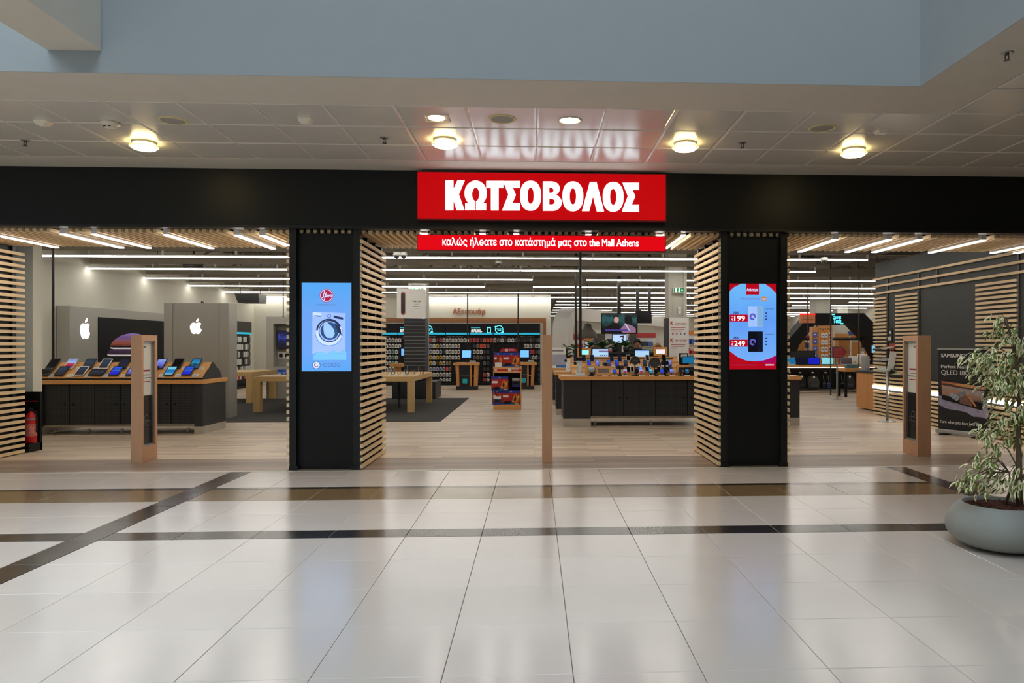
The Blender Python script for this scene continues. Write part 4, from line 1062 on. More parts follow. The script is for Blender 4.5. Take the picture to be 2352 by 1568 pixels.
# ---- two order kiosks in front of the accessories
def kiosk(px0, px1, Y, label):
    a, b = at(px0, 895, Y), at(px1, 895, Y)
    t = thing('order_kiosk', label, 'kiosk', ((a.x + b.x) / 2, Y, 0), group='order kiosks before the accessories wall')
    w = (b.x - a.x) / 2
    zt = .83
    bx('base', t, CHAR, -w, w, 0, .55, 0, .12, c=.01)
    for s in (-1, 1): MB().prism([(s * (w - .02), .12), (s * (w - .12), .12), (s * (w - .1), zt), (s * (w + .02), zt)], .02, .5).build('oak_side', OAKZ, t)
    f = bx('front_panel', t, M('kiosk_front', (22, 26, 30), .4), -w + .1, w - .24, .03, .05, .12, zt)
    txt('Οι δικές σου προτάσεις', f, M('pale_print', (190, 190, 186), .6), -.05, .03, .5, w=.36)
    MB().prism(rrect(-.13, .02, .22, .37, .02, 2), .027, .03).build('teal_icon', M('lit_teal_icon', (20, 140, 140), .4, emit=.5), f); MB().ring(-.055, .295, .05, .035, .024, .027, 16).build('icon_ring', SCRBLK, f)
    bx('inner_post', t, OAKZ, w - .24, w - .19, .03, .5, .12, zt)
    bx('shelf', t, OAK, w - .19, w - .1, .05, .5, .45, .47); bx('back', t, BLACK, -w + .1, w - .1, .45, .5, .12, zt)
    top = MB().prismz([(-w - .09, -.06), (w + .09, -.06), (w + .03, .6), (-w - .03, .6)], zt, zt + .09).build('oak_top', OAK, t)
    for s in (-.62, -.2, .28, .66): bx('leaflet', top, CARD, s * w - .06, s * w + .06, -.03, .12, zt + .09, zt + .094)
    MB().cyl((0, .3, zt + .09), (0, .3, zt + .26), .03, n=10).build('neck', BLACKM, t)
    sc = MB().prismx([(.18, zt + .24), (.22, zt + .22), (.34, zt + .5), (.3, zt + .52)], -.2, .16).build('monitor', BLACK, t)
    MB().prismx([(.1854, zt + .262), (.1914, zt + .262), (.2934, zt + .5), (.2874, zt + .5)], -.165, .125).build('screen', SM('print_menu_blue', (110, 180, 255)), sc)
    bx('card_reader', t, STEEL, .1, .3, .05, .2, zt + .094, zt + .16, c=.01)
kiosk(1047, 1096, 15.5, 'oak and black order kiosk standing clear of the game console stand')
kiosk(1185, 1227, 15.8, 'oak and black order kiosk half hidden by the game console stand')
p = at(905, 835, 12.75)
t = thing('oak_kiosk', 'oak counter corner with a small blue screen seen beside the slatted gondola', 'kiosk', (p.x, 12.75, 0), group='order kiosks before the accessories wall')
MB().prism([(-.12, .86), (.4, .86), (.4, .96), (-.14, .96)], 0, .5).build('oak_top', OAK, t); bx('post', t, OAKZ, -.02, .14, .1, .4, 0, .86)
bx('leaflet', t, CARD, .2, .32, .02, .14, .96, .964); bx('monitor', t, BLACK, .1, .45, .3, .34, 1.1, 1.45); bx('screen', t, SM('print_menu_blue', (110, 180, 255)), .16, .42, .296, .3, 1.2, 1.4); bx('neck', t, BLACKM, .22, .3, .3, .34, .96, 1.1)

# ---- game console stand
Y = 8.1
a, b = at(1133, 940, Y), at(1197, 940, Y)
t = thing('promotion_stand', 'oak promotion stand stacked with red and blue console boxes', 'display stand', ((a.x + b.x) / 2, Y, 0))
w = (b.x - a.x) / 2; q = lambda py: at(1165, py, Y).z
bx('base', t, OAK, -w, w, 0, .45, 0, q(929))
for s in (-1, 1): bx('side_panel', t, OAKZ, s * w, s * (w - .02), .02, .45, q(929), q(856))
bx('back_panel', t, BLACK, -w + .02, w - .02, .43, .45, q(929), q(856)); bx('inner_side', t, BLACK, w - .03, w - .02, .03, .43, q(929), q(856))
sh = bx('shelf', t, OAK, -w - .005, w + .005, 0, .45, q(856), q(842)); bx('red_band', sh, RED, -w - .006, w + .006, -.003, 0, q(852), q(847.5))
for x, s in ((-.14, 1.), ): pass
bx('price_emblem', sh, WHITE, .02, .1, -.006, -.003, q(852.5), q(845)); txt('ΜΕΓΑΛΑ', sh, WHITE, .19, -.003, q(847), h=.05, w=.14, bold=.02); txt('ΔΩΡΑ', sh, WHITE, .2, -.003, q(852.5), h=.025, w=.1, bold=.02); bx('price_emblem', sh, WHITE, -w + .03, -w + .085, -.006, -.003, q(852), q(847.5))
tp_ = MB().prism([(-w * .54, q(808)), (w * .72, q(808)), (w * .7, q(804)), (w * .6, q(801)), (w * .45, q(799.5)), (-w * .3, q(799.5)), (-w * .44, q(801)), (-w * .52, q(804))], .2, .21).build('topper', RED, t)
bx('topper_stem', t, BLACK, -.05, .05, .21, .22, q(842), q(803))
bx('price_emblem', tp_, WHITE, -.06, .01, .196, .2, q(807), q(801.5)); txt('ΜΕΓΑΛΑ', tp_, WHITE, .09, .2, q(803.5), h=.04, w=.13, bold=.02)
def console_box(x, y, z, w, h, d, label):
    t = thing('console_box', label, 'box', (x, y, z), group='console boxes on the promotion stand')
    bx('carton', t, M('carton_red', (176, 26, 22), .35, var=.35, scale=9), -w / 2, w / 2, 0, d, 0, h)
    bx('blue_header', t, M('carton_blue', (34, 52, 160), .35), -w / 2, w / 2, -.002, d + .001, h * .83, h + .001)
    bx('blue_foot', t, M('carton_blue_foot', (24, 84, 170), .35), -w / 2, w / 2, -.0015, 0, 0, h * .14)
    MB().prism([(w * .04, h * .2), (w * .16, h * .62), (w * .26, h * .78), (w * .34, h * .6), (w * .46, h * .7), (w * .44, h * .3), (w * .3, h * .16)], -.0025, 0).build('orange_print', M('carton_orange', (226, 140, 36), .35, var=.5, scale=14), t)
    MB().prism([(w * .14, h * .3), (w * .2, h * .6), (w * .25, h * .66), (w * .28, h * .4), (w * .24, h * .22)], -.0035, 0).build('dark_print', M('carton_dark', (40, 22, 20), .4), t)
    bx('title_block', t, WHITE, -w * .44, -w * .14, -.003, 0, h * .52, h * .68)
    MB().prism([(-w * .46, h * .1), (-w * .3, h * .26), (-w * .06, h * .27), (w * .06, h * .16), (-w * .1, h * .06), (-w * .4, h * .05)], -.003, 0).build('console_print', BLACK, t)
    bx('yellow_sticker', t, M('carton_yellow', (226, 190, 40), .4), w * .22, w * .4, -.0035, 0, h * .03, h * .11)
    txt('PS4', t, WHITE, 0, -.002, h * .91, h=h * .07, bold=.02)
X0 = t.location.x
def cb(px0, px1, py0, py1, y, d, lab):
    a, b = at(px0, py1, y), at(px1, py0, y); console_box((a.x + b.x) / 2, y, a.z, b.x - a.x, b.z - a.z, d, lab)
zt = q(842)
cb(1154, 1194.5, 810, 842, Y + .05, .12, 'red and blue console box in front on the upper shelf of the stand')
cb(1134, 1153.6, 810, 842, Y + .06, .12, 'narrow side of a console box at the edge of the upper shelf')
cb(1128.5, 1167.5, 864.5, 896.5, Y - .02, .12, 'console box standing on top of the lower boxes of the stand')
cb(1152.5, 1195, 896.5, 929, Y + .05, .12, 'console box at the bottom of the stand beside the dark gap')
cb(1131, 1152, 896.5, 929, Y + .04, .12, 'console box at the bottom of the stand with a pack hung before it')
def game_pack(px, py0, py1, y, label, bare=False):
    a, b = at(px - 8.6, py1, y), at(px + 8.6, py0, y); w, h = b.x - a.x, b.z - a.z
    t = thing('controller_pack', label, 'package', ((a.x + b.x) / 2, y, a.z))
    bx('pack', t, M('pack_dark_blue', (44, 46, 84), .4), -w / 2, w / 2, 0, .03, 0, h); bx('white_top', t, CARD, -w / 2, w / 2, -.001, 0, h * .68, h); bx('blue_foot', t, M('carton_blue', (34, 52, 160), .35), -w / 2, w / 2, -.001, 0, 0, h * .2)
    MB().prism([(-w * .35, h * .25), (-w * .25, h * .55), (w * .25, h * .55), (w * .35, h * .25), (w * .15, h * .35), (-w * .15, h * .35)], -.002, 0).build('controller_print', BLACK, t)
game_pack(1185, 868, 888, Y + .2, 'controller pack hanging in the dark gap of the stand'); game_pack(1142, 910, 929, Y - .0, 'controller pack standing before the lower console boxes')
a = at(1137, 842, Y + .02); b = at(1152, 832, Y + .02)
o = MB().cbox(a.x, b.x, Y + .02, Y + .024, a.z, b.z, .001).build('price_tag', CARD); tag(o, 'white price tag on the upper shelf of the console stand', 'price tag')

# ---- slatted gondola, its sign and the column behind
Y = 11.6
a, b = at(928, 731, Y), at(977, 900, Y)
t = thing('slatwall_gondola', 'tall dark slatted gondola standing behind the watch table', 'gondola', ((a.x + b.x) / 2, Y, .0125))
w = (b.x - a.x) / 2; zt = a.z
bx('core', t, CHAR, -w, w, .015, .62, .5, zt)
n = 17
for k in range(n):
    z0 = .52 + (zt - .52) * k / n; z1 = .52 + (zt - .52) * (k + 1) / n
    bx('slat_board', t, CHAR, -w, w, 0, .016, z0 + .008, z1 - .012)
    bx('groove_trim', t, STEEL, -w, w, .004, .012, z1 - .012, z1 - .003)
x0, x1 = at(900, 900, Y - .3).x - t.location.x, at(1000, 900, Y - .3).x - t.location.x
bx('base', t, CHAR, x0, x1, -.3, .9, 0, .48, c=.006)
Y = 9.6
p = at(944, 697, Y)
t = thing('hanging_sign', 'white folded sign with a watch picture hung on a wire above the maple table', 'sign', (p.x, Y, p.z), rz=.42)
h = (at(0, 661, Y).z - at(0, 731, Y).z) / 2; w = .36
bx('board', t, CARD, -w, w, 0, .012, -h, h); bx('flap', t, CARD, w, w + .02, 0, .25, -h, h - .03)
MB().prism(rrect(-w * .72, -w * .38, -h * .78, h * .78, .05, 4), -.006, 0).build('watch_case_picture', M('watch_rose_print', (196, 140, 124), .4), t)
MB().prism(rrect(-w * .7, -w * .44, -h * .7, h * .7, .045, 4), -.009, -.006).build('watch_face_picture', M('watch_face_print', (44, 42, 46), .3, var=.4, scale=20), t)
txt('WATCH', t, DARKTX, w * .4, 0, h * .15, h=.04, bold=.02); txt('Series', t, GREYTX, w * .4, 0, h * -.02, h=.025); bx('print_line', t, GREYTX, w * .15, w * .65, -.001, 0, -h * .2, -h * .17); bx('print_line', t, GREYTX, w * .2, w * .6, -.001, 0, -h * .32, -h * .29)
MB().tube([(-w * .9, 0, h), (-w * .6, .3, 4.79 - p.z)], .004, 5).build('wire', STEEL, t); MB().tube([(w * .9, .0, h), (w * .7, .3, 4.79 - p.z)], .004, 5).build('wire', STEEL, t)
COLM = M('column_paint', (190, 188, 176), .7, var=.02)
def column(px0, px1, Y, label):
    a, b = at(px0, 700, Y), at(px1, 700, Y); t = thing('column', label, 'column', ((a.x + b.x) / 2, Y, 0)); w = (b.x - a.x) / 2
    bx('web', t, COLM, -w * .62, w * .62, 0, w * 2, 0, 4.795)
    for s in (-1, 1): bx('flange', t, COLM, s * w * .62, s * w, -.03, w * 2 + .03, 0, 4.795)
    return t, w
column(938, 979, 13.6, 'pale building column rising behind the white watch sign')
def exit_sign(px, py, Y, label):
    p = at(px, py, Y); t = thing('exit_sign', label, 'sign', p[:])
    bx('case', t, WHITE, -.15, .15, 0, .05, -.07, .07); bx('green_face', t, M('lit_green', (20, 120, 70), .4, emit=.5), -.14, .14, -.002, 0, -.06, .06)
    MB().prism([(-.03, -.05), (.0, .0), (-.02, .045), (.01, .05), (.03, .0), (.02, -.05)], -.004, -.002).build('running_figure', WHTL, t); MB().prism([(.06, -.02), (.1, 0), (.06, .02)], -.004, -.002).build('arrow', WHTL, t); bx('door_picture', t, WHTL, -.1, -.06, -.004, -.002, -.05, .045)
exit_sign(954, 662, 13.5, 'small green exit sign on the column behind the watch sign')

# ---- long thin poles from the ceiling
for px, Y, lab in ((1074, 16.4, 'thin black pole in front of the copper wall lettering'), (1190, 16.6, 'thin black pole beside the lit emblem of the accessories wall')): pole(px, 700, Y, 0, 4.79, .022, lab)
pole(1333, 700, 5.35, .93, 4.79, .03, 'black pole rising from the gadget table end'); pole(1322.5, 700, 8.9, 0, 4.79, .03, 'black pole behind the gadget table by the framed screen')
# ================================================================== GADGET TABLE IN THE CENTRAL OPENING
Y = 4.46
X0, X1 = at(1294, 980, Y).x, 4.98
t = thing('gadget_table', 'long dark gadget table with oak top full of phones and headphones', 'table', ((X0 + X1) / 2, Y, 0))
W = (X1 - X0) / 2; TZ = .935; D = 1.0
bx('table_top', t, OAK, -W - .06, W + .03, -.03, D + .02, TZ - .07, TZ, c=.004)
for s, n in ((-1, 2), (1, 1)):
    for k in range(n):
        a_ = W - .31 * (k + (0 if n == 1 else 0)); b_ = a_ - (.305 if n == 1 else (.31 if k == 0 else .2))
        e = bx('end_panel', t, CHAR, s * a_, s * b_ - s * .003 * 0, 0, D, .15, TZ - .07)
        bx('plinth', e, KICK, s * a_, s * b_, -.003, D, 0, .15)
bx('lock', t, STEEL, -W - .015, -W, .2, .24, .5, .54)
door_pair(t, -W + .53, W - .32, .06, .19, TZ - .07, 6)
bx('carcass', t, BLACK, -W + .52, W - .32, .085, D - .05, .19, TZ - .075)
bx('rail', t, M('warm_rail', (150, 138, 118), .4, .4), -W + .53, W - .32, .05, .09, .155, .185)
for k in range(4): ob('caster', caster, t, (-W + .6 + k * 1.05, .12, 0))
# sloping oak display at the back of the top
gy0, gz1 = Y + .30, 1.285
xa, xb = at(1312, 840, Y + .6).x, at(1560, 840, Y + .6).x
GS = []      # (y, z, slope) of the steps
prof = [(gy0, TZ + .002), (gy0 + .01, TZ + .05)]
yy, zz = gy0 + .01, TZ + .05
for k in range(3):
    GS.append((yy, zz, math.atan2(.085, .17)))
    prof += [(yy + .17, zz + .085), (yy + .17, zz + .1)]
    yy, zz = yy + .17, zz + .1
prof += [(yy + .03, zz), (yy + .16, TZ + .002)]
g = tag(MB().prismx(prof, xa, xb).build('display_slope', OAK), 'stepped oak display slope on the gadget table', 'display slope')
bx('black_rail', g, BLACK, xa + .1, xb - .1, GS[2][0] + .05, GS[2][0] + .07, GS[2][1] + .05, GS[2][1] + .07)
# white corner mats with gimbals on three table ends
def gimbal_end(k, px, py, Y):
    p = at(px, py, Y)
    o = MB().cbox(-.22, .3, 0, .45, 0, .006, .002).build('display_mat', WHITE, None, (p.x, Y, .936)); tag(o, 'white display mat on the %s table end by the wooden gate' % ('nearest', 'middle', 'rearmost')[k], 'mat')
    t = thing('camera_gimbal', 'white handheld camera gimbal on the %s table end by the wooden gate' % ('nearest', 'middle', 'rearmost')[k], 'gimbal', (p.x + .12, Y + .2, .942), group='camera gimbals on the table ends')
    bx('stand', t, WHITE, -.09, .09, -.05, .06, 0, .04, c=.008)
    MB().tube([(0, 0, .04), (-.01, 0, .16), (-.06, 0, .2), (-.08, 0, .26), (-.02, 0, .3)], [.02, .02, .016, .014, .012], 8).build('handle', WHITE, t)
    MB().cyl((-.1, -.03, .23), (-.1, .03, .23), .03, n=12).build('motor', BLACKM, t); MB().prism(rrect(-.09, .05, .28, .34, .01, 2), -.015, .015).build('phone', SCRBLK, t)
    bx('info_plate', t, CARD, -.32, -.12, -.15, -.03, -.004, .004)
gimbal_end(0, 1320, 865, Y + .0)
for k, (px, yy, lab) in enumerate(((1278, 6.69, 'dark table end just behind the gadget table'), (1270, 9.2, 'dark table end furthest behind the gadget table'))):
    p = at(px, 940, yy)
    t = thing('display_counter', lab, 'table', (p.x, yy, 0), group='counters behind the gadget table')
    L_ = (2.6, .8)[k]; bx('table_top', t, OAK, -.05, L_ + .03, -.02, .9, .865, .935, c=.004); e = bx('body', t, CHAR, 0, L_, 0, .88, .13, .865); bx('plinth', e, KICK, 0, L_, -.002, .88, 0, .13)
    bx('lock', t, STEEL, -.012, 0, .2, .24, .48, .53)
    gimbal_end(k + 1, px + 20, 860, yy + .1)
p = at(1330, 848, Y + .25)
o = MB().cbox(-.04, .05, 0, .01, 0, .27, .003).build('acrylic_panel', M('frosted_acrylic', (214, 222, 216), .3), None, (p.x, Y + .2, .936)); tag(o, 'small upright frosted panel at the foot of the black pole', 'panel')
# phones and cards, row by row
PH = (.07, .14, .008)
def phone(px, row, s, wh, lab, py=None, sz=(.072, .145)):
    y, z, sl = GS[row]; p = at(px, 830, y + .05)
    slab('phone', sz[0], sz[1], .009, s, TWHT if wh else TBLK, lab, 'phone', (p.x, y + .02, z + .012), sl + .45, group='phones on the gadget table', bez=.006)
top_r = [(1322, 'navy', 0), (1341, 'navy', 0), (1360, 'navy', 0), (1405, 'navy', 0), (1423, 'navy', 0), (1443, 'off', 1), (1487, 'navy', 1), (1525, 'off', 0)]
mid_r = [(1353, 'blue', 0), (1372, 'lilac', 0), (1398, 'blue', 0), (1417, 'blue', 0), (1437, 'dim', 0), (1481, 'dim', 0), (1538, 'lilac', 0)]
for r, L, nm in ((2, top_r, 'top'), (1, mid_r, 'middle')):
    for i, (px, s, wh) in enumerate(L): phone(px, r, s, wh, '%s phone from the black pole in the %s row of the gadget table' % (ORD[i], nm))
def gcard(px, py, y, z, sl, lab, grp):
    p = at(px, py, y)
    o = MB().box(-.05, .05, 0, .075, .001, .004).build('price_card', CARD, None, (p.x, y, z), (sl, 0, 0)); m = MB()
    for j in range(3): m.box(-.036, .036, .014 + .018 * j, .021 + .018 * j, .004, .0043)
    m.build('printed_lines', GREYTX, o); tag(o, lab, 'price card', grp)
for r, xs, nm in ((2, (1331, 1351, 1372, 1414, 1434, 1497, 1536), 'top'), (1, (1381, 1408, 1444, 1466, 1530), 'middle'), (0, (1327, 1410, 1430, 1452, 1505, 1548), 'lower')):
    for i, px in enumerate(xs): gcard(px, 830, GS[r][0] + .01, GS[r][1] + .006, GS[r][2], '%s white price card from the black pole in the %s row of the gadget table' % (ORD[i], nm), 'price cards %s row of the gadget table' % nm)
for i, px in enumerate((1365, 1390, 1412, 1436, 1475, 1498, 1521, 1545, 1580)): gcard(px, 863, Y + .02, TZ + .002, .15, '%s white price card from the black pole along the front edge of the gadget table' % ORD[i], 'price cards front edge of the gadget table')
# watch and phone stands along the front
fr = [(1362, 'dim', 0), (1388, 'lilac', 0), (1412, 'blue', 0), (1436, 'pink', 1), (1462, 'off', 0), (1473, 'pink', 1), (1495, 'cyan', 0), (1507, 'off', 0), (1520, 'blue', 0), (1530, 'off', 0), (1542, 'lilac', 0), (1564, 'navy', 0), (1578, 'teal', 0), (1587, 'off', 0)]
for i, (px, s, wh) in enumerate(fr):
    p = at(px, 858, Y + .14 + .05 * (i % 2))
    t = thing('device_stand', '%s small device stand from the black pole along the front of the gadget table' % ORD[i], 'phone stand', (p.x, Y + .12 + .07 * (i % 2), TZ), group='device stands on the front of the gadget table')
    bx('foot', t, BLACK, -.04, .04, -.03, .05, 0, .012); MB().cyl((0, .01, .012), (0, .03, .06), .008, n=6).build('stem', BLACKM, t)
    f = MB().prismx([(-.02, .05), (-.012, .046), (.05, .12), (.042, .126)], -.036, .036).build('device', TWHT if wh else TBLK, t); MB().prismx([(-.016, .057), (-.0165, .0565), (.0375, .1205), (.0372, .121)], -.03, .03).build('screen', SCRN[s], f)
second = [(1443, 'off'), (1452, 'off'), (1463, 'dim'), (1472, 'lilac'), (1485, 'off'), (1491, 'teal'), (1513, 'off'), (1522, 'dim'), (1533, 'off'), (1541, 'dim')]
for i, (px, s) in enumerate(second): phone(px, 0, s, i % 3 == 1, '%s phone in the lower row between the framed tablet and the framed black screen' % ORD[i], sz=(.06, .115))
# oak framed tablets
def framed(px, py, wpx, hpx, y, s, label, bm=None):
    p = at(px, py, y); k = (y + CAM_D) / CAM_F; w, h = wpx * k / 2, hpx * k / 2
    t = thing('framed_tablet', label, 'tablet', (p.x, y, p.z - h), rot=(-.28, 0, 0))
    m = MB(); b = .045
    for q in ((-w, w, 2 * h - b, 2 * h), (-w, w, 0, b), (-w, -w + b, b, 2 * h - b), (w - b, w, b, 2 * h - b)): m.box(q[0], q[1], 0, .03, q[2], q[3])
    m.build('oak_frame', OAK, t); bx('screen', t, SCRN[s], -w + b, w - b, .008, .02, b, 2 * h - b); bx('back_stand', t, BLACK, -w * .3, w * .3, .03, .12, -.0, h)
framed(1359, 849, 30, 22, Y + .2, 'dim', 'oak framed tablet standing behind another framed tablet at the table end'); framed(1386, 851, 36, 22, Y + .12, 'dim', 'oak framed tablet with a dim menu in front on the gadget table'); framed(1569, 846, 30, 17, Y + .22, 'off', 'oak framed black screen at the far end of the gadget table')
# round headphone displays
def disc_display(px, py, r, y, label, cup):
    p = at(px, py, y); k = (y + CAM_D) / CAM_F; R = r * k
    t = thing('headphone_display', label, 'headphones', (p.x, y, TZ), group='headphones on round black stands')
    z = p.z - TZ
    MB().cyl((0, .02, 0), (0, .02, z), .012, n=8).build('stem', BLACKM, t); MB().lathe([(0, 0), (.07, 0), (.07, .01), (0, .01)], 16, 0, .02).build('foot', BLACK, t)
    MB().prism(circ(0, z, R, 28), 0, .04).build('disc', M('headphone_disc', (56, 58, 58), .5), t)
    txt('SENNHEISER', t, GREYTX, 0, 0, z, w=R * 1.2, bold=.01)
    MB().ring(0, z, R * 1.08, R * .98, -.01, .05, 24, 1., -.2, PI + .2).build('headband', BLACK, t)
    for s in (-1, 1): MB().cyl((s * R * 1.0, .02, z - R * .35), (s * R * 1.22, .02, z - R * .35), R * .42, n=14).build('ear_cup', cup, t)
disc_display(1459, 828, 9.5, Y + .22, 'black headphones on a smaller round stand', BLACK); disc_display(1504, 833, 11.5, Y + .2, 'blue trimmed headphones on a larger round stand', M('cup_blue', (40, 60, 150), .5))
def camera_on_post(px, py, y, label, mat):
    p = at(px, py, y); t = thing('action_camera', label, 'camera', (p.x, y, TZ)); z = p.z - TZ
    MB().cyl((0, 0, 0), (0, 0, z), .02, n=8).build('post', BLACKM, t); MB().lathe([(0, 0), (.05, 0), (.05, .012), (0, .012)], 14).build('foot', BLACK, t)
    bx('body', t, mat, -.07, .07, -.04, .04, z, z + .075, c=.012); MB().cyl((-.02, -.07, z + .035), (-.02, -.04, z + .035), .03, n=14).build('lens', BLACK, t)
camera_on_post(1392, 840, Y + .3, 'grey camera on a post behind the framed tablets', GREYTX); camera_on_post(1424, 848, Y + .2, 'dark camera on a post beside the framed tablet', M('camera_dark', (50, 52, 52), .4))
camera_on_post(1527, 838, Y + .3, 'black boxy camera on a post beside the larger round stand', BLACK)
p = at(1358, 851, Y + .05)
t = thing('vr_headset', 'silver headset bust standing before the first framed tablet', 'headset', (p.x, Y + .05, TZ))
MB().lathe([(0, 0), (.05, 0), (.045, .02), (.025, .05), (.03, .08)], 14).build('neck', BLACK, t, smooth=True); MB().lathe([(0, .07), (.05, .08), (.07, .11), (.065, .15), (.03, .175), (0, .18)], 16).build('visor', M('visor_silver', (170, 190, 200), .15, .5), t, smooth=True)
p = at(1581, 829, Y + .45)
t = thing('small_monitor', 'small dark monitor with blue picture at the end of the gadget table', 'monitor', (p.x, Y + .45, TZ)); z = p.z - TZ
MB().cyl((0, .03, 0), (0, .03, z), .015, n=8).build('post', BLACKM, t); bx('foot', t, BLACK, -.08, .08, -.03, .1, 0, .012); bx('case', t, BLACK, -.12, .12, 0, .03, z - .05, z + .09); bx('picture', t, SCRN['teal'], -.11, .11, -.002, 0, z - .04, z + .08)
p = at(1583, 843, Y + .2); t = thing('black_speaker', 'low black speaker on the end of the gadget table', 'speaker', (p.x, Y + .2, TZ)); bx('case', t, BLACK, -.1, .1, 0, .1, 0, .16, c=.01); bx('grille', t, M('speaker_mesh', (50, 50, 52), .8), -.085, .085, -.003, 0, .02, .14)
p = at(1265, 838, 9.4); t = thing('brochure_board', 'tall white information board behind the wooden gate', 'sign board', (p.x + .24, 9.4, .936))
bx('board', t, CARD, -.3, .14, 0, .02, 0, .52); bx('picture_band', t, M('lilac_print', (176, 176, 196), .5), -.3, .14, -.001, 0, .06, .34); bx('print_line', t, DARKTX, -.24, .08, -.001, 0, .42, .44); bx('blue_edge', t, M('print_blue_edge', (50, 120, 190), .5), -.1, .14, -.002, -.001, .0, .07)
# ---- service counter behind with monitors, staff and plants
YC = 8.6
xa, xb = at(1355, 810, YC).x, at(1512, 810, YC).x
t = thing('service_counter', 'black service counter behind the gadget table', 'counter', ((xa + xb) / 2, YC, 0))
w = (xb - xa) / 2
bx('front', t, BLACK, -w, w, 0, .04, 0, 1.3); bx('worktop', t, CHAR, -w - .02, w + .02, -.02, .7, 1.3, 1.34); bx('side', t, BLACK, -w, -w + .04, .04, .68, 0, 1.3); bx('side', t, BLACK, w - .04, w, .04, .68, 0, 1.3)
def monitor(px0, px1, py0, py1, y, label, mat, base=1.34, cat='monitor'):
    a, b = at(px0, py0, y), at(px1, py1, y); w, h = (b.x - a.x) / 2, a.z - b.z
    t = thing('monitor', label, cat, ((a.x + b.x) / 2, y, base)); z0 = max(b.z - base, .0)
    z0 = b.z - base
    bx('case', t, BLACK, -w - .012, w + .012, .002, .03, z0 - .015, z0 + h + .012); p_ = bx('screen', t, mat, -w, w, 0, .003, z0, z0 + h); MB().cyl((0, .04, 0), (0, .04, max(z0 + h * .5, .05)), .02, n=8).build('neck', BLACKM, t); bx('foot', t, BLACKM, -.1, .1, -.02, .1, 0, .012)
    return t, w, h, z0
mw = SM('print_page_pale', (160, 200, 236), .85)
t, w, h, z0 = monitor(1361, 1397, 801.5, 826, 7.0, 'wide monitor showing a pale web page beside the framed menu screen', mw, .935)
bx('page_bar', t, SM('print_page_plum', (110, 90, 130)), -w * .2, w, -.002, 0, z0 + h * .72, z0 + h * .86)
for k in range(4): bx('page_icon', t, SM('print_page_dark', (60, 80, 110)), -w * .1 + k * w * .27, w * .04 + k * w * .27, -.002, 0, z0 + h * .34, z0 + h * .46)
t, w, h, z0 = monitor(1459, 1491, 803.5, 826, 7.0, 'wide monitor with a pale screen in front of the seated man', mw, .935); bx('page_bar', t, SM('print_page_blue', (90, 130, 200)), -w, w, -.002, 0, z0 + h * .9, z0 + h)
def framed_screen(px, py, y, label, mat):
    p = at(px, py, y); t = thing('framed_screen', label, 'screen', (p.x, y, .935)); z = p.z - .935
    m = MB(); w, h, b = .15, .1, .05
    for q in ((-w, w, h - b, h), (-w, w, -h, -h + b), (-w, -w + b, -h + b, h - b), (w - b, w, -h + b, h - b)): m.box(q[0], q[1], 0, .03, z + q[2], z + q[3])
    m.build('oak_frame', OAK, t); bx('screen', t, mat, -w + b, w - b, .01, .02, z - h + b, z + h - b); bx('post', t, OAKZ, -.05, .05, .03, .06, 0, z)
framed_screen(1342, 809, 7.1, 'oak framed screen with a bright menu next to the black pole', SM('print_page_bright', (140, 230, 240))); framed_screen(1517, 807, 7.1, 'oak framed screen with a red edged page before the blond woman', SM('print_page_redwhite', (220, 220, 230)))
p = at(1310, 814, 7.3); t = thing('photo_box', 'white box with a black figure picture behind the table ends', 'box', (p.x, 7.3, .935)); bx('box', t, CARD, -.09, .09, 0, .1, 0, .3); MB().prism([(-.05, .03), (0, .14), (.02, .2), (.05, .12), (.06, .03)], -.002, 0).build('picture', BLACK, t)
# leafy pot plants on the counter
LEAFG = M('leaf_green', (58, 104, 50), .45, var=.3); LEAFD = M('leaf_dark_green', (38, 76, 42), .45, var=.3)
lf = MB(); lf.add([(0, 0, 0), (.035, .05, .01), (.045, .11, .012), (.025, .17, 0), (0, .21, -.02), (-.025, .17, 0), (-.045, .11, .012), (-.035, .05, .01), (0, .11, -.004)], [(0, 1, 8), (1, 2, 8), (2, 3, 8), (3, 4, 8), (4, 5, 8), (5, 6, 8), (6, 7, 8), (7, 0, 8)])
lfm = lf.mesh('leaf', [LEAFG])
for k, (px, py) in enumerate(((1301, 798), (1322, 800), (1356, 797), (1386, 798), (1412, 799), (1438, 799))):
    y = YC + .3 if px > 1340 else 9.7; base = 1.34 if px > 1340 else .935; p = at(px, py, y)
    t = thing('pot_plant', '%s leafy green pot plant from the white arch behind the counter screens' % ORD[k], 'plant', (p.x, y, base), group='pot plants behind the gadget table')
    MB().lathe([(0, 0), (.06, 0), (.08, .12), (.072, .12), (.06, .09), (0, .09)], 14).build('pot', CHAR, t, smooth=True); hz = max(p.z - base, .16)
    MB().cyl((0, 0, .09), (0, 0, hz), .008, n=6).build('stem', LEAFD, t)
    for j in range(16): ob('leaf', lfm, t, (0, 0, .1 + (hz - .05) * (j / 16)), (RND.uniform(-.1, .9), RND.uniform(-.3, .3), j * 2.4), mat=(LEAFG, LEAFD)[j % 2])
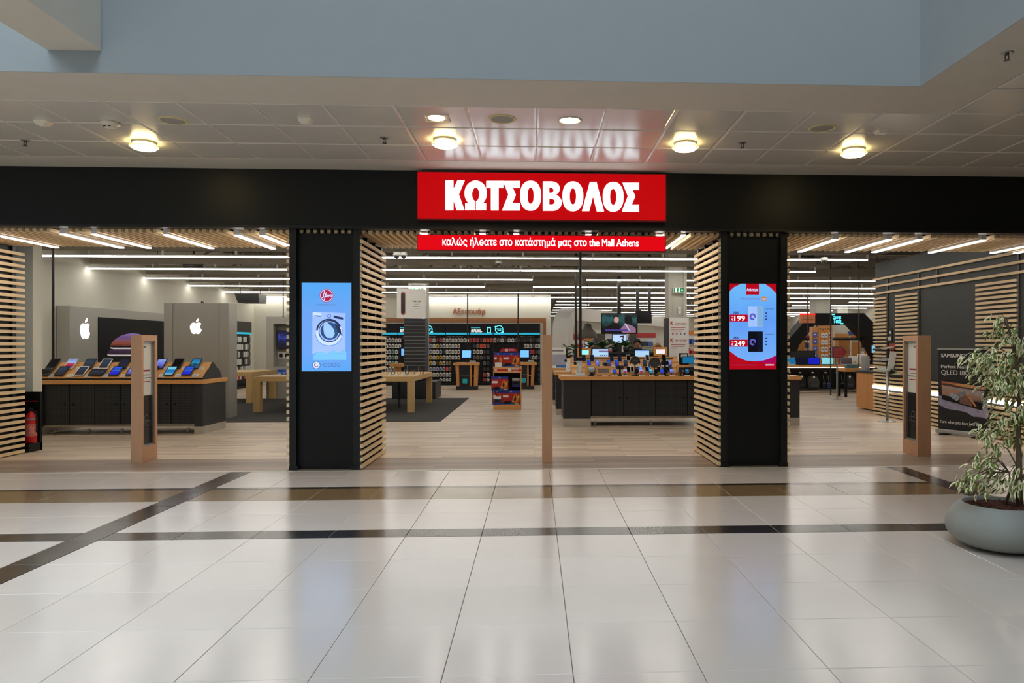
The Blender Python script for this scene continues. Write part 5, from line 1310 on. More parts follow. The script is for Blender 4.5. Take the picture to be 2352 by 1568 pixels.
# ---- people
def person(name, label, px, py, Y, height, hair_long, shirt, haircol, skin, bend, group=None):
    """head top at the pixel; a full standing figure grown on a skeleton"""
    x, zt = at(px, py, Y).x, height
    k = height / 1.75
    V = {'pel': (0, 0, .95), 'sp': (0, .02, 1.15), 'ch': (0, .0, 1.34), 'nk': (0, -.03 - bend * .3, 1.47), 'hd': (0, -.05 - bend * .6, 1.56), 'tp': (0, -.04 - bend * .8, 1.67),
         'sl': (-.19, .0, 1.39), 'el': (-.25, -.06, 1.12), 'wl': (-.16, -.3, 1.06), 'hl': (-.12, -.38, 1.07), 'sr': (.19, .0, 1.39), 'er': (.25, -.06, 1.12), 'wr': (.16, -.3, 1.06), 'hr': (.12, -.38, 1.07),
         'hpl': (-.09, 0, .9), 'kl': (-.1, -.01, .5), 'al': (-.1, .03, .09), 'fl': (-.1, -.12, .04), 'hpr': (.09, 0, .9), 'kr': (.1, -.01, .5), 'ar': (.1, .03, .09), 'fr': (.1, -.12, .04)}
    Rr = dict(pel=.14, sp=.13, ch=.125, nk=.052, hd=.085, tp=.072, sl=.075, el=.048, wl=.032, hl=.034, sr=.075, er=.048, wr=.032, hr=.034, hpl=.09, kl=.06, al=.042, fl=.04, hpr=.09, kr=.06, ar=.042, fr=.04)
    E_ = [('pel', 'sp'), ('sp', 'ch'), ('ch', 'nk'), ('nk', 'hd'), ('hd', 'tp'), ('ch', 'sl'), ('sl', 'el'), ('el', 'wl'), ('wl', 'hl'), ('ch', 'sr'), ('sr', 'er'), ('er', 'wr'), ('wr', 'hr'), ('pel', 'hpl'), ('hpl', 'kl'), ('kl', 'al'), ('al', 'fl'), ('pel', 'hpr'), ('hpr', 'kr'), ('kr', 'ar'), ('ar', 'fr')]
    for s, sx in (('l', -1), ('r', 1)):
        hx, hy, hz = V['h' + s]
        for f in range(5):
            n = 'f%s%d' % (s, f); dx = sx * (.03 - .018 * f) if f < 4 else -sx * .045
            V[n + 'a'] = (hx + dx, hy - (.05 if f < 4 else .01), hz - .005); V[n + 'b'] = (hx + dx * 1.1, hy - (.08, .095, .09, .07, .04)[f], hz - .03)
            Rr[n + 'a'] = .0095; Rr[n + 'b'] = .008; E_ += [('h' + s, n + 'a'), (n + 'a', n + 'b')]
    keys = list(V)
    me = bpy.data.meshes.new(name); me.from_pydata([tuple(c * k for c in V[q]) for q in keys], [(keys.index(a), keys.index(b)) for a, b in E_], [])
    o = bpy.data.objects.new(name, me); COL.objects.link(o); o.location = (x, Y, 0)
    md = o.modifiers.new('skin', 'SKIN'); o.modifiers.new('sub', 'SUBSURF').levels = 2
    o.modifiers['sub'].render_levels = 2
    for q, sv in zip(keys, me.skin_vertices[0].data): sv.radius = (Rr[q] * k, Rr[q] * k); sv.use_root = q == 'pel'
    me.materials.append(skin)
    for mo in o.modifiers: mo.show_viewport = True
    hd, tp = Vector(V['hd']) * k, Vector(V['tp']) * k
    # clothes, hair and face follow the body
    def shell(nm, prof, mat): return MB().lathe(prof, 20).build(nm, mat, o, smooth=True)
    m = MB(); N = 20; rings = [(.92, .17, .13), (1.05, .165, .125), (1.2, .18, .135), (1.33, .25, .16), (1.41, .235, .15), (1.455, .16, .12), (1.49, .095, .09), (1.50, .07, .07)]
    vs = [(rx * k * math.cos(2 * PI * i / N), (-.01 if z < 1.4 else -.03) * k + ry * k * math.sin(2 * PI * i / N), z * k) for z, rx, ry in rings for i in range(N)]
    fs = [(r * N + i, r * N + (i + 1) % N, (r + 1) * N + (i + 1) % N, (r + 1) * N + i) for r in range(len(rings) - 1) for i in range(N)]
    m.add(vs, fs); m.build('shirt', shirt, o, smooth=True)
    for sx in (-1, 1): MB().tube([Vector((sx * .16, 0, 1.41)) * k, Vector((sx * .235, -.03, 1.26)) * k, Vector((sx * .25, -.06, 1.11)) * k, Vector((sx * .2, -.2, 1.075)) * k], [.1 * k, .085 * k, .066 * k, .055 * k], 12).build('sleeve', shirt, o, smooth=True)
    m = MB(); m.tube([Vector((0, 0, .97)) * k, Vector((0, 0, .86)) * k], [.165 * k, .16 * k], 14)
    for sx in (-1, 1): m.tube([Vector((sx * .085, 0, .93)) * k, Vector((sx * .1, -.01, .5)) * k, Vector((sx * .1, .03, .08)) * k], [.105 * k, .078 * k, .065 * k], 12)
    m.build('trousers', M('trousers_dark', (32, 33, 40), .8), o, smooth=True)
    c = (hd + tp) / 2 + Vector((0, .012, .012))
    m = MB(); vs = []; fs = []; nu, nv = 16, 8
    for v in range(nv + 1):
        th = PI * .62 * v / nv
        for u in range(nu):
            ph = 2 * PI * u / nu; r = .112 * k * (1.0 + .02 * math.sin(5 * ph))
            cut = 1.0 if math.sin(ph) > -.45 else .62       # forehead stays free
            t_ = th * cut
            vs.append((c.x + r * .92 * math.sin(t_) * math.cos(ph), c.y + r * 1.02 * math.sin(t_) * math.sin(ph), c.z + r * 1.05 * math.cos(t_)))
    fs = [(v * nu + u, v * nu + (u + 1) % nu, (v + 1) * nu + (u + 1) % nu, (v + 1) * nu + u) for v in range(nv) for u in range(nu)]
    m.add(vs, fs).build('hair', haircol, o, smooth=True)
    if hair_long:
        for sx in (-1, 0, 1): MB().tube([c + Vector((sx * .085, .02 + .05 * (sx == 0), .03)), c + Vector((sx * .1, .04 + .05 * (sx == 0), -.1)), c + Vector((sx * .1, .05 + .06 * (sx == 0), -.24))], [.045, .05, .03], 10).build('hair_lock', haircol, o, smooth=True)
    fy = c.y - .088 * k
    for sx in (-1, 1):
        MB().lathe([(0, -.006), (.008, -.003), (.008, .003), (0, .006)], 10).build('eye', M('eye_dark', (40, 28, 24), .3), o, (c.x + sx * .032 * k, fy - .003, c.z - .028)); bx('brow', o, haircol, c.x + sx * .016, c.x + sx * .05, fy - .012, fy + .01, c.z - .012, c.z - .004)
        MB().lathe([(0, -.03), (.012, -.02), (.016, 0), (.012, .02), (0, .03)], 8).build('ear', skin, o, (c.x + sx * .088 * k, c.y, c.z - .035), smooth=True)
    MB().add([(c.x - .012, fy, c.z - .03), (c.x + .012, fy, c.z - .03), (c.x + .017, fy, c.z - .07), (c.x - .017, fy, c.z - .07), (c.x, fy - .028, c.z - .066)], [(0, 1, 4), (1, 2, 4), (2, 3, 4), (3, 0, 4)]).build('nose', skin, o, smooth=True)
    bx('mouth', o, M('lips', (150, 84, 76), .5), c.x - .024, c.x + .024, fy - .002, fy + .02, c.z - .096, c.z - .086)
    return tag(o, label, 'person')
SK = M('skin_tone', (178, 128, 98), .55, var=.05)
HB = M('hair_black', (24, 20, 18), .6); HBL = M('hair_blond', (176, 132, 82), .6, var=.25, scale=60)
o = person('person', 'man in a dark shirt with red collar looking down behind the pale monitor', 1462, 778, 10.1, 1.70, False, M('shirt_black', (22, 22, 26), .8), HB, SK, .12)
MB().ring(0, 0, .078, .06, -.02, .02, 20).build('collar', M('collar_red', (190, 30, 30), .7), o, (0, -.03, 1.43), (PI / 2, 0, 0))
person('person', 'blond woman bent behind the oak framed screen by the white column', 1509, 789, 10.6, 1.58, True, M('shirt_grey', (90, 88, 92), .8), HBL, SK, .12)

# ---- white column with service board
YKc = 9.2
t, w = column(1535, 1577, YKc + .1, 'pale column above the white service board with red lettering')
exit_sign(1560, 666, YKc - .02, 'small green exit sign high on the column over the service board')
a, b = at(1537, 729, YKc - .1), at(1582, 830, YKc - .1)
t = thing('service_board', 'white board with red lettering about phone and energy services', 'sign board', ((a.x + b.x) / 2, YKc - .1, 0)); w = (b.x - a.x) / 2; zz = lambda py: at(1560, py, YKc - .1).z
bx('board', t, CARD, -w, w, 0, .03, 0, a.z); bx('side', t, M('board_side', (70, 68, 66), .6), -w - .09, -w, .0, .3, 0, a.z - .02)
for py, wd in ((744, 'connect'), (783, 'energy')):
    txt('K', t, RED, -w * .72, 0, zz(py - 2), h=.085, bold=.03); txt(wd, t, DRED, w * .22, 0, zz(py), h=.07, w=w * 1.18)
for py, m_ in ((752, .9), (756, .85), (760, .75), (791, .9), (795, .85), (799, .4)): bx('print_line', t, DRED, -w * .8, -w * .8 + w * 1.6 * m_, -.001, 0, zz(py) - .009, zz(py) + .005)
for k in range(4): bx('small_logo', t, (DRED, GREYTX, GREYTX, M('print_blue', (60, 90, 170), .5))[k], -w * .7 + k * w * .4, -w * .55 + k * w * .4, -.001, 0, zz(768), zz(764.5))
p = at(1562, 712, YKc); t = thing('wall_box', 'small white sensor box on the pale column', 'sensor', (p.x, YKc + .07, p.z)); bx('case', t, WHITE, -.035, .035, -.02, .0, -.09, .09); MB().prism(circ(0, .01, .012, 10), -.022, -.02).build('lens', BLACK, t)
p = at(1571, 822, 7.4); t = thing('card_terminal', 'black stand with a small white notice beside the service board', 'stand', (p.x, 7.4, 0)); bx('post', t, BLACK, -.1, .1, 0, .08, 0, 1.33); bx('notice', t, CARD, -.07, .07, -.002, 0, 1.24, 1.3)

# ---- television on its ceiling mount
Yt = 11.0
a, b = at(1381, 719, Yt), at(1464.5, 766.5, Yt)
t = thing('television', 'large television with a film scene hanging over the service counter', 'television', ((a.x + b.x) / 2, Yt, (a.z + b.z) / 2)); w, h = (b.x - a.x) / 2, (a.z - b.z) / 2
bx('case', t, SCRBLK, -w, w, 0, .06, -h, h, c=.004)
pic = bx('picture', t, ramp_screen('lit_film', [(0, (8, 8, 12)), (.25, (14, 14, 20)), (.5, (30, 60, 60)), (.7, (50, 100, 105)), (1, (20, 40, 40))], .75, 'Z', noise=.9, nscale=6), -w + .02, w - .02, -.002, 0, -h + .03, h - .02)
FS = SM('print_face', (200, 150, 140), .7); DK = M('lit_print_black', (10, 10, 14), .3)
MB().prism([(-w * .72, -h * .6), (-w * .55, -h * .1), (-w * .3, h * .05), (-w * .02, -h * .0), (w * .02, -h * .6)], -.004, -.002).build('seated_figure_picture', DK, pic)
MB().prism(circ(-w * .17, h * .36, w * .17, 16, .78), -.005, -.004).build('face_picture', FS, pic); MB().prism([(-w * .32, h * .4), (-w * .33, h * .7), (-w * .22, h * .86), (-w * .08, h * .82), (-w * .02, h * .5), (-w * .06, h * .62), (-w * .26, h * .64)], -.006, -.005).build('hair_picture', DK, pic)
MB().prism([(w * .2, -h * .9), (w * .0, -h * .62), (w * .3, -h * .05), (w * .6, -h * .05), (w * .9, -h * .5), (w * .9, -h * .9)], -.005, -.004).build('shoulder_picture', SM('print_shoulder', (150, 110, 140), .6), pic)
MB().prism([(w * .3, -h * .05), (w * .28, h * .6), (w * .42, h * .85), (w * .62, h * .8), (w * .72, h * .3), (w * .66, -h * .2), (w * .45, -h * .05)], -.006, -.005).build('long_hair_picture', DK, pic)
MB().prism([(w * .26, -h * .0), (w * .34, h * .03), (w * .62, -h * .75), (w * .54, -h * .75)], -.008, -.006).build('strap_picture', SM('print_strap', (190, 190, 230), .7), pic)
bx('caption_bar', pic, SM('print_caption', (70, 60, 150), .7), -w * .8, w * .6, -.007, -.005, -h * .72, -h * .58)
MB().box(-.05, .05, .06, .12, -.1, 4.79 - t.location.z).build('ceiling_mount', BLACKM, t)
a, b = at(1460, 714, 13.8), at(1497, 742, 13.8)
t = thing('dark_screen', 'switched off dark screen hanging beside the film television', 'screen', ((a.x + b.x) / 2, 13.8, (a.z + b.z) / 2)); w, h = (b.x - a.x) / 2, (a.z - b.z) / 2
bx('case', t, BLACK, -w, w, 0, .1, -h, h, c=.006); bx('glass', t, SCRBLK, -w + .02, w - .02, -.002, 0, -h + .02, h - .02); MB().box(-.24, -.14, .03, .08, h, 4.79 - t.location.z).box(.14, .24, .03, .08, h, 4.79 - t.location.z).build('ceiling_mount', BLACKM, t)
a, b = at(1407, 768, 17.5), at(1437, 787, 17.5)
t = thing('wall_screen', 'bright pale screen with a dark angular mark low behind the plants', 'screen', ((a.x + b.x) / 2, 17.5, 0)); w = (b.x - a.x) / 2
bx('stand', t, CHAR, -.1, .1, .05, .1, 0, b.z); bx('case', t, BLACK, -w - .02, w + .02, .0, .05, b.z - .02, a.z + .02); bx('picture', t, SM('print_pale_sky', (170, 200, 255), .95), -w, w, -.003, 0, b.z, a.z)
zc = (a.z + b.z) / 2; MB().prism([(w * .1, zc + .1), (w * .75, zc + .12), (w * .7, zc + .04), (w * .62, zc - .12), (w * .5, zc - .1), (w * .55, zc + .05), (w * .1, zc + .05)], -.005, -.003).build('dark_mark', M('lit_print_plum', (90, 40, 60), .4), t)
# ---- white rounded arch
def arch(name, P0, P1, zt, r, thick, depth, mat, label):
    P0, P1 = Vector(P0), Vector(P1); d = (P1 - P0); L = d.length; d.normalize(); n_ = Vector((-d.y, d.x, 0))
    t = thing(name, label, 'arch', P0[:])
    def path(off):
        R = r - off if off < r else .05
        pts = [(off, 0)]
        for i in range(9): a = PI - PI / 2 * i / 8; pts.append((r + (r - off) * math.cos(a), zt - r + (r - off) * math.sin(a)))
        for i in range(9): a = PI / 2 - PI / 2 * i / 8; pts.append((L - r + (r - off) * math.cos(a), zt - r + (r - off) * math.sin(a)))
        pts.append((L - off, 0)); return pts
    A, B = path(0), path(thick); n = len(A); vs = []
    for side in (0, depth):
        for q in (A, B): vs += [(d.x * s + n_.x * side, d.y * s + n_.y * side, z) for s, z in q]
    fs = []
    for i in range(n - 1): fs += [(i, i + 1, n + i + 1, n + i), (2 * n + i, 3 * n + i, 3 * n + i + 1, 2 * n + i + 1), (i, 2 * n + i, 2 * n + i + 1, i + 1), (n + i, n + i + 1, 3 * n + i + 1, 3 * n + i)]
    MB().add(vs, fs).build('band', mat, t)
    return t
Pa = at(1269, 830, 12.2); Pb = at(1513, 830, 20.5)
arch('white_arch', (Pa.x, 12.2, 0), (Pb.x, 20.5, 0), at(1295, 706, 12.4).z, .72, .38, -.5, M('arch_white', (216, 214, 208), .5, var=.02), 'big white rounded arch spanning behind the film television')
# dark pendant shade, oak back walls and far gondolas
p = at(1349, 768, 14.5); t = thing('pendant_lamp', 'large grey bell shaped pendant lamp under the white arch', 'lamp', (p.x, 14.5, p.z)); MB().lathe([(.02, .36), (.12, .34), (.15, .2), (.3, .05), (.33, -.12), (.31, -.12), (.28, .04), (.13, .18)], 20, cap=False).build('shade', M('shade_grey', (96, 94, 88), .5), t, smooth=True); MB().cyl((0, 0, .34), (0, 0, 4.79 - p.z), .01, n=6).build('cord', BLACK, t)
for px0, px1, py0, Y_, mat, lab, cat in ((1344, 1362, 771, 16.5, OAKZ, 'oak wall panel seen under the white arch', 'panel'), (1367, 1390, 766, 17.0, M('taupe_panel', (96, 90, 82), .6), 'taupe tall cabinet behind the pot plants', 'cabinet'), (1448, 1462, 767, 16.0, M('taupe_dark', (78, 74, 70), .6), 'dark taupe post beside the pale screen', 'panel'), (1294, 1306, 771, 15.0, M('maroon_display', (120, 26, 36), .5), 'maroon display tower under the white arch', 'display')):
    a, b = at(px0, py0, Y_), at(px1, py0, Y_); t = thing('tall_panel', lab, cat, ((a.x + b.x) / 2, Y_, 0)); w = (b.x - a.x) / 2
    bx('body', t, mat, -w, w, 0, .4, .1, a.z, c=.01); bx('plinth', t, BLACK, -w, w, .02, .4, 0, .1)
    if px0 == 1294: bx('lit_head', t, LEDM, -w * .6, w * .6, -.01, 0, a.z - .08, a.z - .05)
    if px0 == 1367: bx('coffee_niche', t, BLACK, -w * .3, w * .6, -.005, 0, 1.45, 1.62); bx('plate', t, WHITE, w * .5, w * .8, -.004, 0, 1.6, 1.7)
    if px0 == 1344: bx('screen', t, SM('print_page_pale', (160, 200, 236), .85), -w * .9, -w * .2, -.01, 0, 1.4, 1.62)
# ================================================================== PASSAGE WITH THE LAPTOP COUNTER
YL = 13.5
xa, xb = at(1800, 840, YL).x, at(2012, 840, YL).x
t = thing('laptop_counter', 'long dark counter with oak top and lit edge carrying laptops', 'counter', ((xa + xb) / 2, YL, 0)); w = (xb - xa) / 2
bx('table_top', t, OAK, -w, w, -.02, .8, .81, .87, c=.004); bx('lit_edge', t, M('lit_edge', (255, 240, 220), .4, emit=2., ecol=(255, 244, 226), var=0), -w, w, -.03, -.02, .795, .815)
bx('back_panel', t, BLACK, -w, w, .3, .34, .1, .81); bx('lower_rail', t, BLACKM, -w, w, .0, .05, .12, .16); bx('kick_light', t, M('pale_kick', (220, 214, 200), .5), -w, w, .33, .345, .03, .1)
for s in (-1, 1): bx('end_panel', t, CHAR, s * w, s * (w - .04), 0, .78, 0, .81)
hook = MB().cyl((0, -.1, 0), (0, .0, 0), .008, n=6).box(-.03, .03, -.105, -.1, -.02, .02).mesh('hook', [CARD])
for px in (1819, 1843, 1872, 1902, 1928): p = at(px, 856, YL); ob('hook', hook, t, (p.x - t.location.x, .3, p.z))
def laptop(px, y, w, tilt, mat, label, body=BLACK, big=False):
    p = at(px, 840, y); t = thing('laptop', label, 'laptop', (p.x, y, .87), group='laptops on the long counter'); h = w * .62; d = w * .66
    bx('keyboard_deck', t, body, -w / 2, w / 2, 0, d, 0, .016, c=.003); bx('keys', t, BLACK, -w * .42, w * .42, d * .3, d * .85, .016, .0175)
    lid = MB().box(-w / 2, w / 2, 0, .012, 0, h).build('lid', body, t, (0, d - .005, .014), (-tilt, 0, 0)); bx('screen', lid, mat, -w / 2 + .014, w / 2 - .014, -.001, 0, .02, h - .012)
laptop(1821, YL + .15, .38, .2, SCRN['teal'], 'white based laptop at the pillar end of the long counter', WHITE)
laptop(1847, YL + .15, .38, .2, SCRN['navy'], 'second laptop from the pillar, dark with a faint blue screen')
laptop(1877, YL + .15, .38, .2, SCRN['blue'], 'laptop with a bright blue screen in the middle of the counter')
laptop(1909, YL + .1, .40, .35, SM('print_aqua', (120, 200, 210), .8), 'laptop with a plain aqua screen beside the pentagon sign')
laptop(1953, YL + .15, .40, .3, SCRN['dim'], 'silver laptop with a dark desktop beyond the pentagon sign', M('laptop_silver', (170, 172, 176), .3, .6))
p = at(1838, 812, YL + .9); t = thing('monitor', 'large switched off monitor behind the laptops near the pillar', 'monitor', (p.x, YL + .7, .87))
bx('case', t, M('dark_glass', (40, 42, 44), .25), -.42, .42, 0, .05, .04, .46); bx('glass', t, M('dull_glass', (52, 54, 56), .3), -.4, .4, -.002, 0, .06, .44); MB().cyl((0, .03, 0), (0, .03, .2), .03, n=8).build('neck', BLACK, t); bx('foot', t, BLACK, -.15, .15, -.06, .1, 0, .015)
def backpack(px0, px1, py0, py1, label, mat):
    y = YL + .05; a, b = at(px0, py0, y), at(px1, py1, y); w, h = (b.x - a.x) / 2, a.z - b.z
    t = thing('backpack', label, 'backpack', ((a.x + b.x) / 2, y + .1, b.z), group='backpacks hanging under the laptop counter')
    sh = [(-w * .95, h * .08), (-w * .8, 0), (w * .8, 0), (w * .95, h * .08), (w, h * .45), (w * .85, h * .75), (w * .5, h * .95), (0, h), (-w * .5, h * .95), (-w * .85, h * .75), (-w, h * .45)]
    MB().prism(sh, -.05, .15).build('body', mat, t); MB().prism([(x * .78, z * .5 + h * .04) for x, z in sh], -.11, -.05).build('front_pocket', mat, t)
    for s in (-1, 1): MB().tube([(s * w * .3, .0, h), (s * w * .2, -.02, h * 1.08), (0, -.02, h * 1.12)], .012, 6).build('strap', BLACK, t)
    MB().tube([(-w * .5, -.112, h * .34), (w * .5, -.112, h * .34)], .006, 5).build('zip', GREYTX, t); bx('price_tag', t, CARD, -.03, .03, -.06, -.05, h * .85, h * .98)
backpack(1834, 1853, 862, 894, 'black backpack with pale straps hanging under the counter', M('pack_cloth_black', (34, 34, 38), .8)); backpack(1858, 1884, 863, 895, 'dark grey backpack hanging under the counter', M('pack_cloth_grey', (74, 74, 70), .8)); backpack(1942, 1965, 862, 895, 'charcoal laptop bag hanging under the counter near the oak cabinet', M('pack_cloth_char', (58, 58, 58), .8))
for px, lab, m_ in ((1896, 'small dark laptop sleeve under the counter', M('sleeve_dark', (34, 34, 42), .7)), (1907, 'small blue packaged mouse under the counter', M('sleeve_blue', (40, 70, 140), .6)), (1938, 'narrow black packaged cable with pink print under the counter', BLACK)):
    p = at(px, 893, YL + .1); t = thing('hanging_package', lab, 'package', (p.x, YL + .18, p.z)); MB().prism(rrect(-.06, .06, 0, .2, .02, 2), 0, .05).build('pack', m_, t); bx('header', t, GREYTX, -.05, .05, -.002, 0, .15, .18); MB().cyl((0, .02, .2), (0, .1, .42), .005, n=5).build('hook_wire', STEEL, t)
p = at(1946, 858, 11.6); t = thing('oak_end_table', 'small oak topped table with thin black leg before the laptop counter', 'table', (p.x + .1, 11.6, 0))
bx('table_top', t, OAK, -.16, .5, 0, .5, .74, .84); bx('leg', t, BLACK, -.16, -.1, 0, .06, 0, .74); bx('leg', t, BLACK, .44, .5, 0, .06, 0, .74); bx('leg', t, BLACK, -.16, -.1, .44, .5, 0, .74); bx('leg', t, BLACK, .44, .5, .44, .5, 0, .74)
for k in range(2): o = MB().cbox(p.x + .05 + k * .2, p.x + .2 + k * .2, 11.75, 11.9, .84, .95, .004).build('small_box', M('teal_box', (90, 140, 150), .5)); tag(o, '%s small teal box on the oak topped table' % ('first', 'second')[k], 'box', 'teal boxes on the oak table')
# pegboard tower
Yp = 15.2
a, b = at(1867, 748, Yp), at(1912, 820, Yp); x2 = at(1880, 800, Yp).x
t = thing('pegboard_tower', 'oak pegboard tower with white and orange packs behind the laptops', 'display stand', ((a.x + b.x) / 2, Yp, 0)); w = (b.x - a.x) / 2; X0 = t.location.x
bx('front_board', t, OAKZ, x2 - X0, w, 0, .03, 0, a.z); bx('side_board', t, OAKZ, -w, x2 - X0, .03, .3, 0, a.z - .03); bx('base', t, BLACK, -w, w, .0, .5, 0, .1)
txt('Plug & Play', t, DARKTX, (x2 - X0 + w) / 2, 0, at(0, 754, Yp).z, h=.08, w=.42, bold=.02)
for r in range(4):
    z = at(1890, 764.5 + 16 * r, Yp).z
    for c, px in enumerate((1889, 1897)):
        x = at(px, 770, Yp).x; q = thing('cable_pack', '%s pack in the %s row on the oak pegboard, white under an orange header' % (('near', 'far')[c], ORD[r]), 'package', (x, Yp - .03, z), group='white and orange packs on the pegboard'); bx('orange_header', q, M('pack_amber', (232, 146, 40), .5), -.055, .055, 0, .03, 0, .05); bx('white_body', q, CARD, -.055, .055, 0, .03, -.16, 0); bx('print', q, GREYTX, -.025, .025, -.002, 0, -.1, -.06)
    x = at(1906, 770, Yp).x; q = thing('red_white_pack', '%s red and white pack from the top at the edge of the pegboard' % ORD[r], 'package', (x, Yp - .03, z), group='red and white packs on the pegboard'); bx('body', q, CARD, -.045, .045, 0, .03, -.13, .03); bx('red_print', q, RED, -.03, .02, -.002, 0, -.1, -.04)
    x = at(1872, 770, Yp).x; q = thing('blue_pack', '%s blue pack from the top on the side of the pegboard' % ORD[r], 'package', (x, Yp - .02, z), group='blue packs on the pegboard'); bx('body', q, M('pack_cobalt', (80, 110, 200), .5), -.07, .07, 0, .04, -.13, .03); bx('print', q, CARD, -.03, .03, -.002, 0, -.07, -.03)
# black trapezoid arch with lit emblem
Ya = 18.2
pt = lambda px, py: (at(px, py, Ya).x, at(px, py, Ya).z)
t = thing('black_gateway', 'black slanted gateway with a cyan lit emblem over the laptop area', 'gateway', (0, Ya, 0))
def legpoly(P): return P
MB().prism([pt(1800, 815), pt(1800, 792), pt(1855, 730), pt(1872, 719), pt(1985, 719), pt(2030, 765), pt(2060, 830), pt(2024, 830), pt(1994, 779), pt(1961, 745), pt(1893, 745), pt(1872, 745), pt(1836, 792), pt(1828, 815)], 0, .8).build('frame', M('gateway_black', (13, 14, 16), .6, spec=.25), t)
for s0, s1 in ((1800, 1828), (2024, 2060)): x0, x1 = pt(s0, 820)[0], pt(s1, 820)[0]; bx('leg', t, M('gateway_black', (13, 14, 16), .6, spec=.25), x0, x1, 0, .8, 0, pt(0, 815)[1] + .02)
zb, zt_ = pt(0, 746)[1], pt(0, 720)[1]
txt('THANKS', t, CYANB, pt(1923, 729)[0], -.002, pt(1923, 729)[1], h=.11, w=.3, bold=.01); txt('Tech', t, CYANB, pt(1923, 736)[0], -.002, pt(1923, 736.5)[1], h=.17, w=.3, bold=.02, shear=.1)
for px, py in ((1912, 722), (1932, 743)):
    for k in range(2): MB().prism(circ(pt(px, py)[0] + .06 * k, pt(px, py)[1], .028, 8), -.006, 0).build('quote_mark', CYANB, t)
bx('cross_board', t, M('gateway_black', (13, 14, 16), .6, spec=.25), pt(1843, 776)[0], pt(1990, 776)[0], .3, .36, pt(0, 780)[1], pt(0, 774)[1]); txt('μάθε τα πάντα για τα gaming', t, GREYTX, pt(1945, 777)[0], .3, pt(1945, 777)[1], h=.06, w=.9, bold=.01)
p = at(1855, 731, 16.0); t = thing('hanging_sign', 'orange hanging sign with a red lit top edge', 'sign', (p.x, 16.0, p.z)); bx('board', t, M('sign_orange', (206, 128, 80), .5), -.27, .27, 0, .06, -.16, .12); bx('lit_edge', t, M('lit_red_edge', (255, 20, 10), .4, emit=1.5), -.275, .275, -.005, .065, .12, .17); txt('Υπολογιστές', t, DARKTX, 0, 0, -.04, h=.07, w=.38); MB().cyl((0, .03, .17), (0, .03, 4.79 - p.z), .01, n=6).build('hanger_rod', BLACKM, t)
column(1873, 1906, 19.4, 'grey column rising behind the black gateway'); column(1923, 1946, 26.0, 'pale column far behind the black gateway')
for px, Y_, z0, lab in ((1856, 14.8, 0, 'thin steel pole passing the orange hanging sign'), (1908, 12.6, 0, 'thin black pole beside the pegboard tower'), (1973, 12.9, 0, 'thin black pole in front of the black gateway')): pole(px, 700, Y_, z0, 4.79, .018, lab)
for k, (px0, px1, py0, Y_) in enumerate(((1918, 1950, 766, 21.0), (1927, 1951, 780, 20.0), (1957, 1978, 784, 20.0), (1828, 1848, 780, 20.4))):
    a, b = at(px0, py0, Y_), at(px1, py0, Y_); t = thing('oak_gondola', '%s oak shelf back seen through the black gateway' % ('tall rear', 'middle', 'slim outer', 'hidden inner')[k], 'shelf unit', ((a.x + b.x) / 2, Y_, 0), group='oak shelf backs beyond the gateway'); w = (b.x - a.x) / 2
    bx('back', t, OAKZ, -w, w, 0, .05, .1, a.z); bx('base', t, BLACK, -w, w, -.3, .05, 0, .1); bx('shelf', t, OAK, -w, w, -.25, 0, 1.0, 1.03)
p = at(1960, 803, 14.6); 
for k, (dx, c_, lab) in enumerate(((-.3, RED, 'red carton'), (.0, WHITE, 'white printer'), (.3, CARD, 'pale carton'))):
    t = thing('boxed_printer', lab + ' standing behind the laptops by the pentagon sign', 'box', (p.x + dx, 14.5, .87)); bx('case', t, c_, -.13, .13, 0, .2, 0, .22 + .06 * k, c=.01); bx('label', t, M('pack_yellow', (222, 182, 40), .4), -.05, .05, -.002, 0, .04, .1)
tb = thing('back_counter', 'dark counter behind the laptops carrying cartons', 'counter', (p.x, 14.4, 0)); bx('top', tb, CHAR, -.7, .7, 0, .5, .8, .87); bx('body', tb, BLACK, -.68, .68, .02, .48, 0, .8)
# far shelving deep in the shop
PB = [M('far_pack_red', (186, 50, 48), .5), M('far_pack_white', (220, 218, 210), .5), M('far_pack_blue', (70, 100, 170), .5), M('far_pack_dark', (50, 50, 56), .5), M('far_pack_orange', (210, 130, 60), .5), M('far_pack_green', (90, 140, 90), .5)]
shb = MB().cbox(-.11, .11, 0, .2, 0, .26, .01).mesh('product_box', [PB[1]])
for k, (px, Y_, wm, hc, lab) in enumerate(((1310, 23.0, 1.6, 0, 'red headed'), (1350, 27.0, 2.0, 4, 'orange headed'), (1400, 24.5, 1.8, 1, 'white headed'), (1447, 29.0, 2.2, 2, 'blue headed'), (1490, 25.5, 1.8, 0, 'second red headed'), (1600, 25.0, 2.2, 4, 'second orange headed'), (1830, 25.0, 2.2, 0, 'third red headed'), (1870, 30.0, 2.2, 1, 'second white headed'), (1965, 27.0, 2.0, 2, 'second blue headed'), (2000, 23.0, 1.6, 4, 'third orange headed'))):
    t = thing('far_gondola', lab + ' shelf unit with packed shelves deep in the shop', 'shelf unit', (at(px, 800, Y_).x, Y_, 0), group='shelf units deep in the shop'); w = wm / 2; hz = 1.75 + .12 * (k % 3)
    bx('back', t, WHITE, -w, w, .3, .34, .1, hz); bx('base', t, CHAR, -w, w, 0, .34, 0, .12); bx('header', t, PB[hc], -w, w, .24, .3, hz, hz + .22)
    for j in range(4):
        z = .16 + (hz - .16) / 4 * j; bx('shelf', t, WHITE, -w, w, .02, .3, z, z + .02)
        for i in range(int(wm / .27)): o = ob('product_box', shb, t, (-w + .16 + .27 * i, .06, z + .02), mat=PB[RND.randrange(6)]); o.scale = (1, 1, RND.uniform(.6, 1.1))
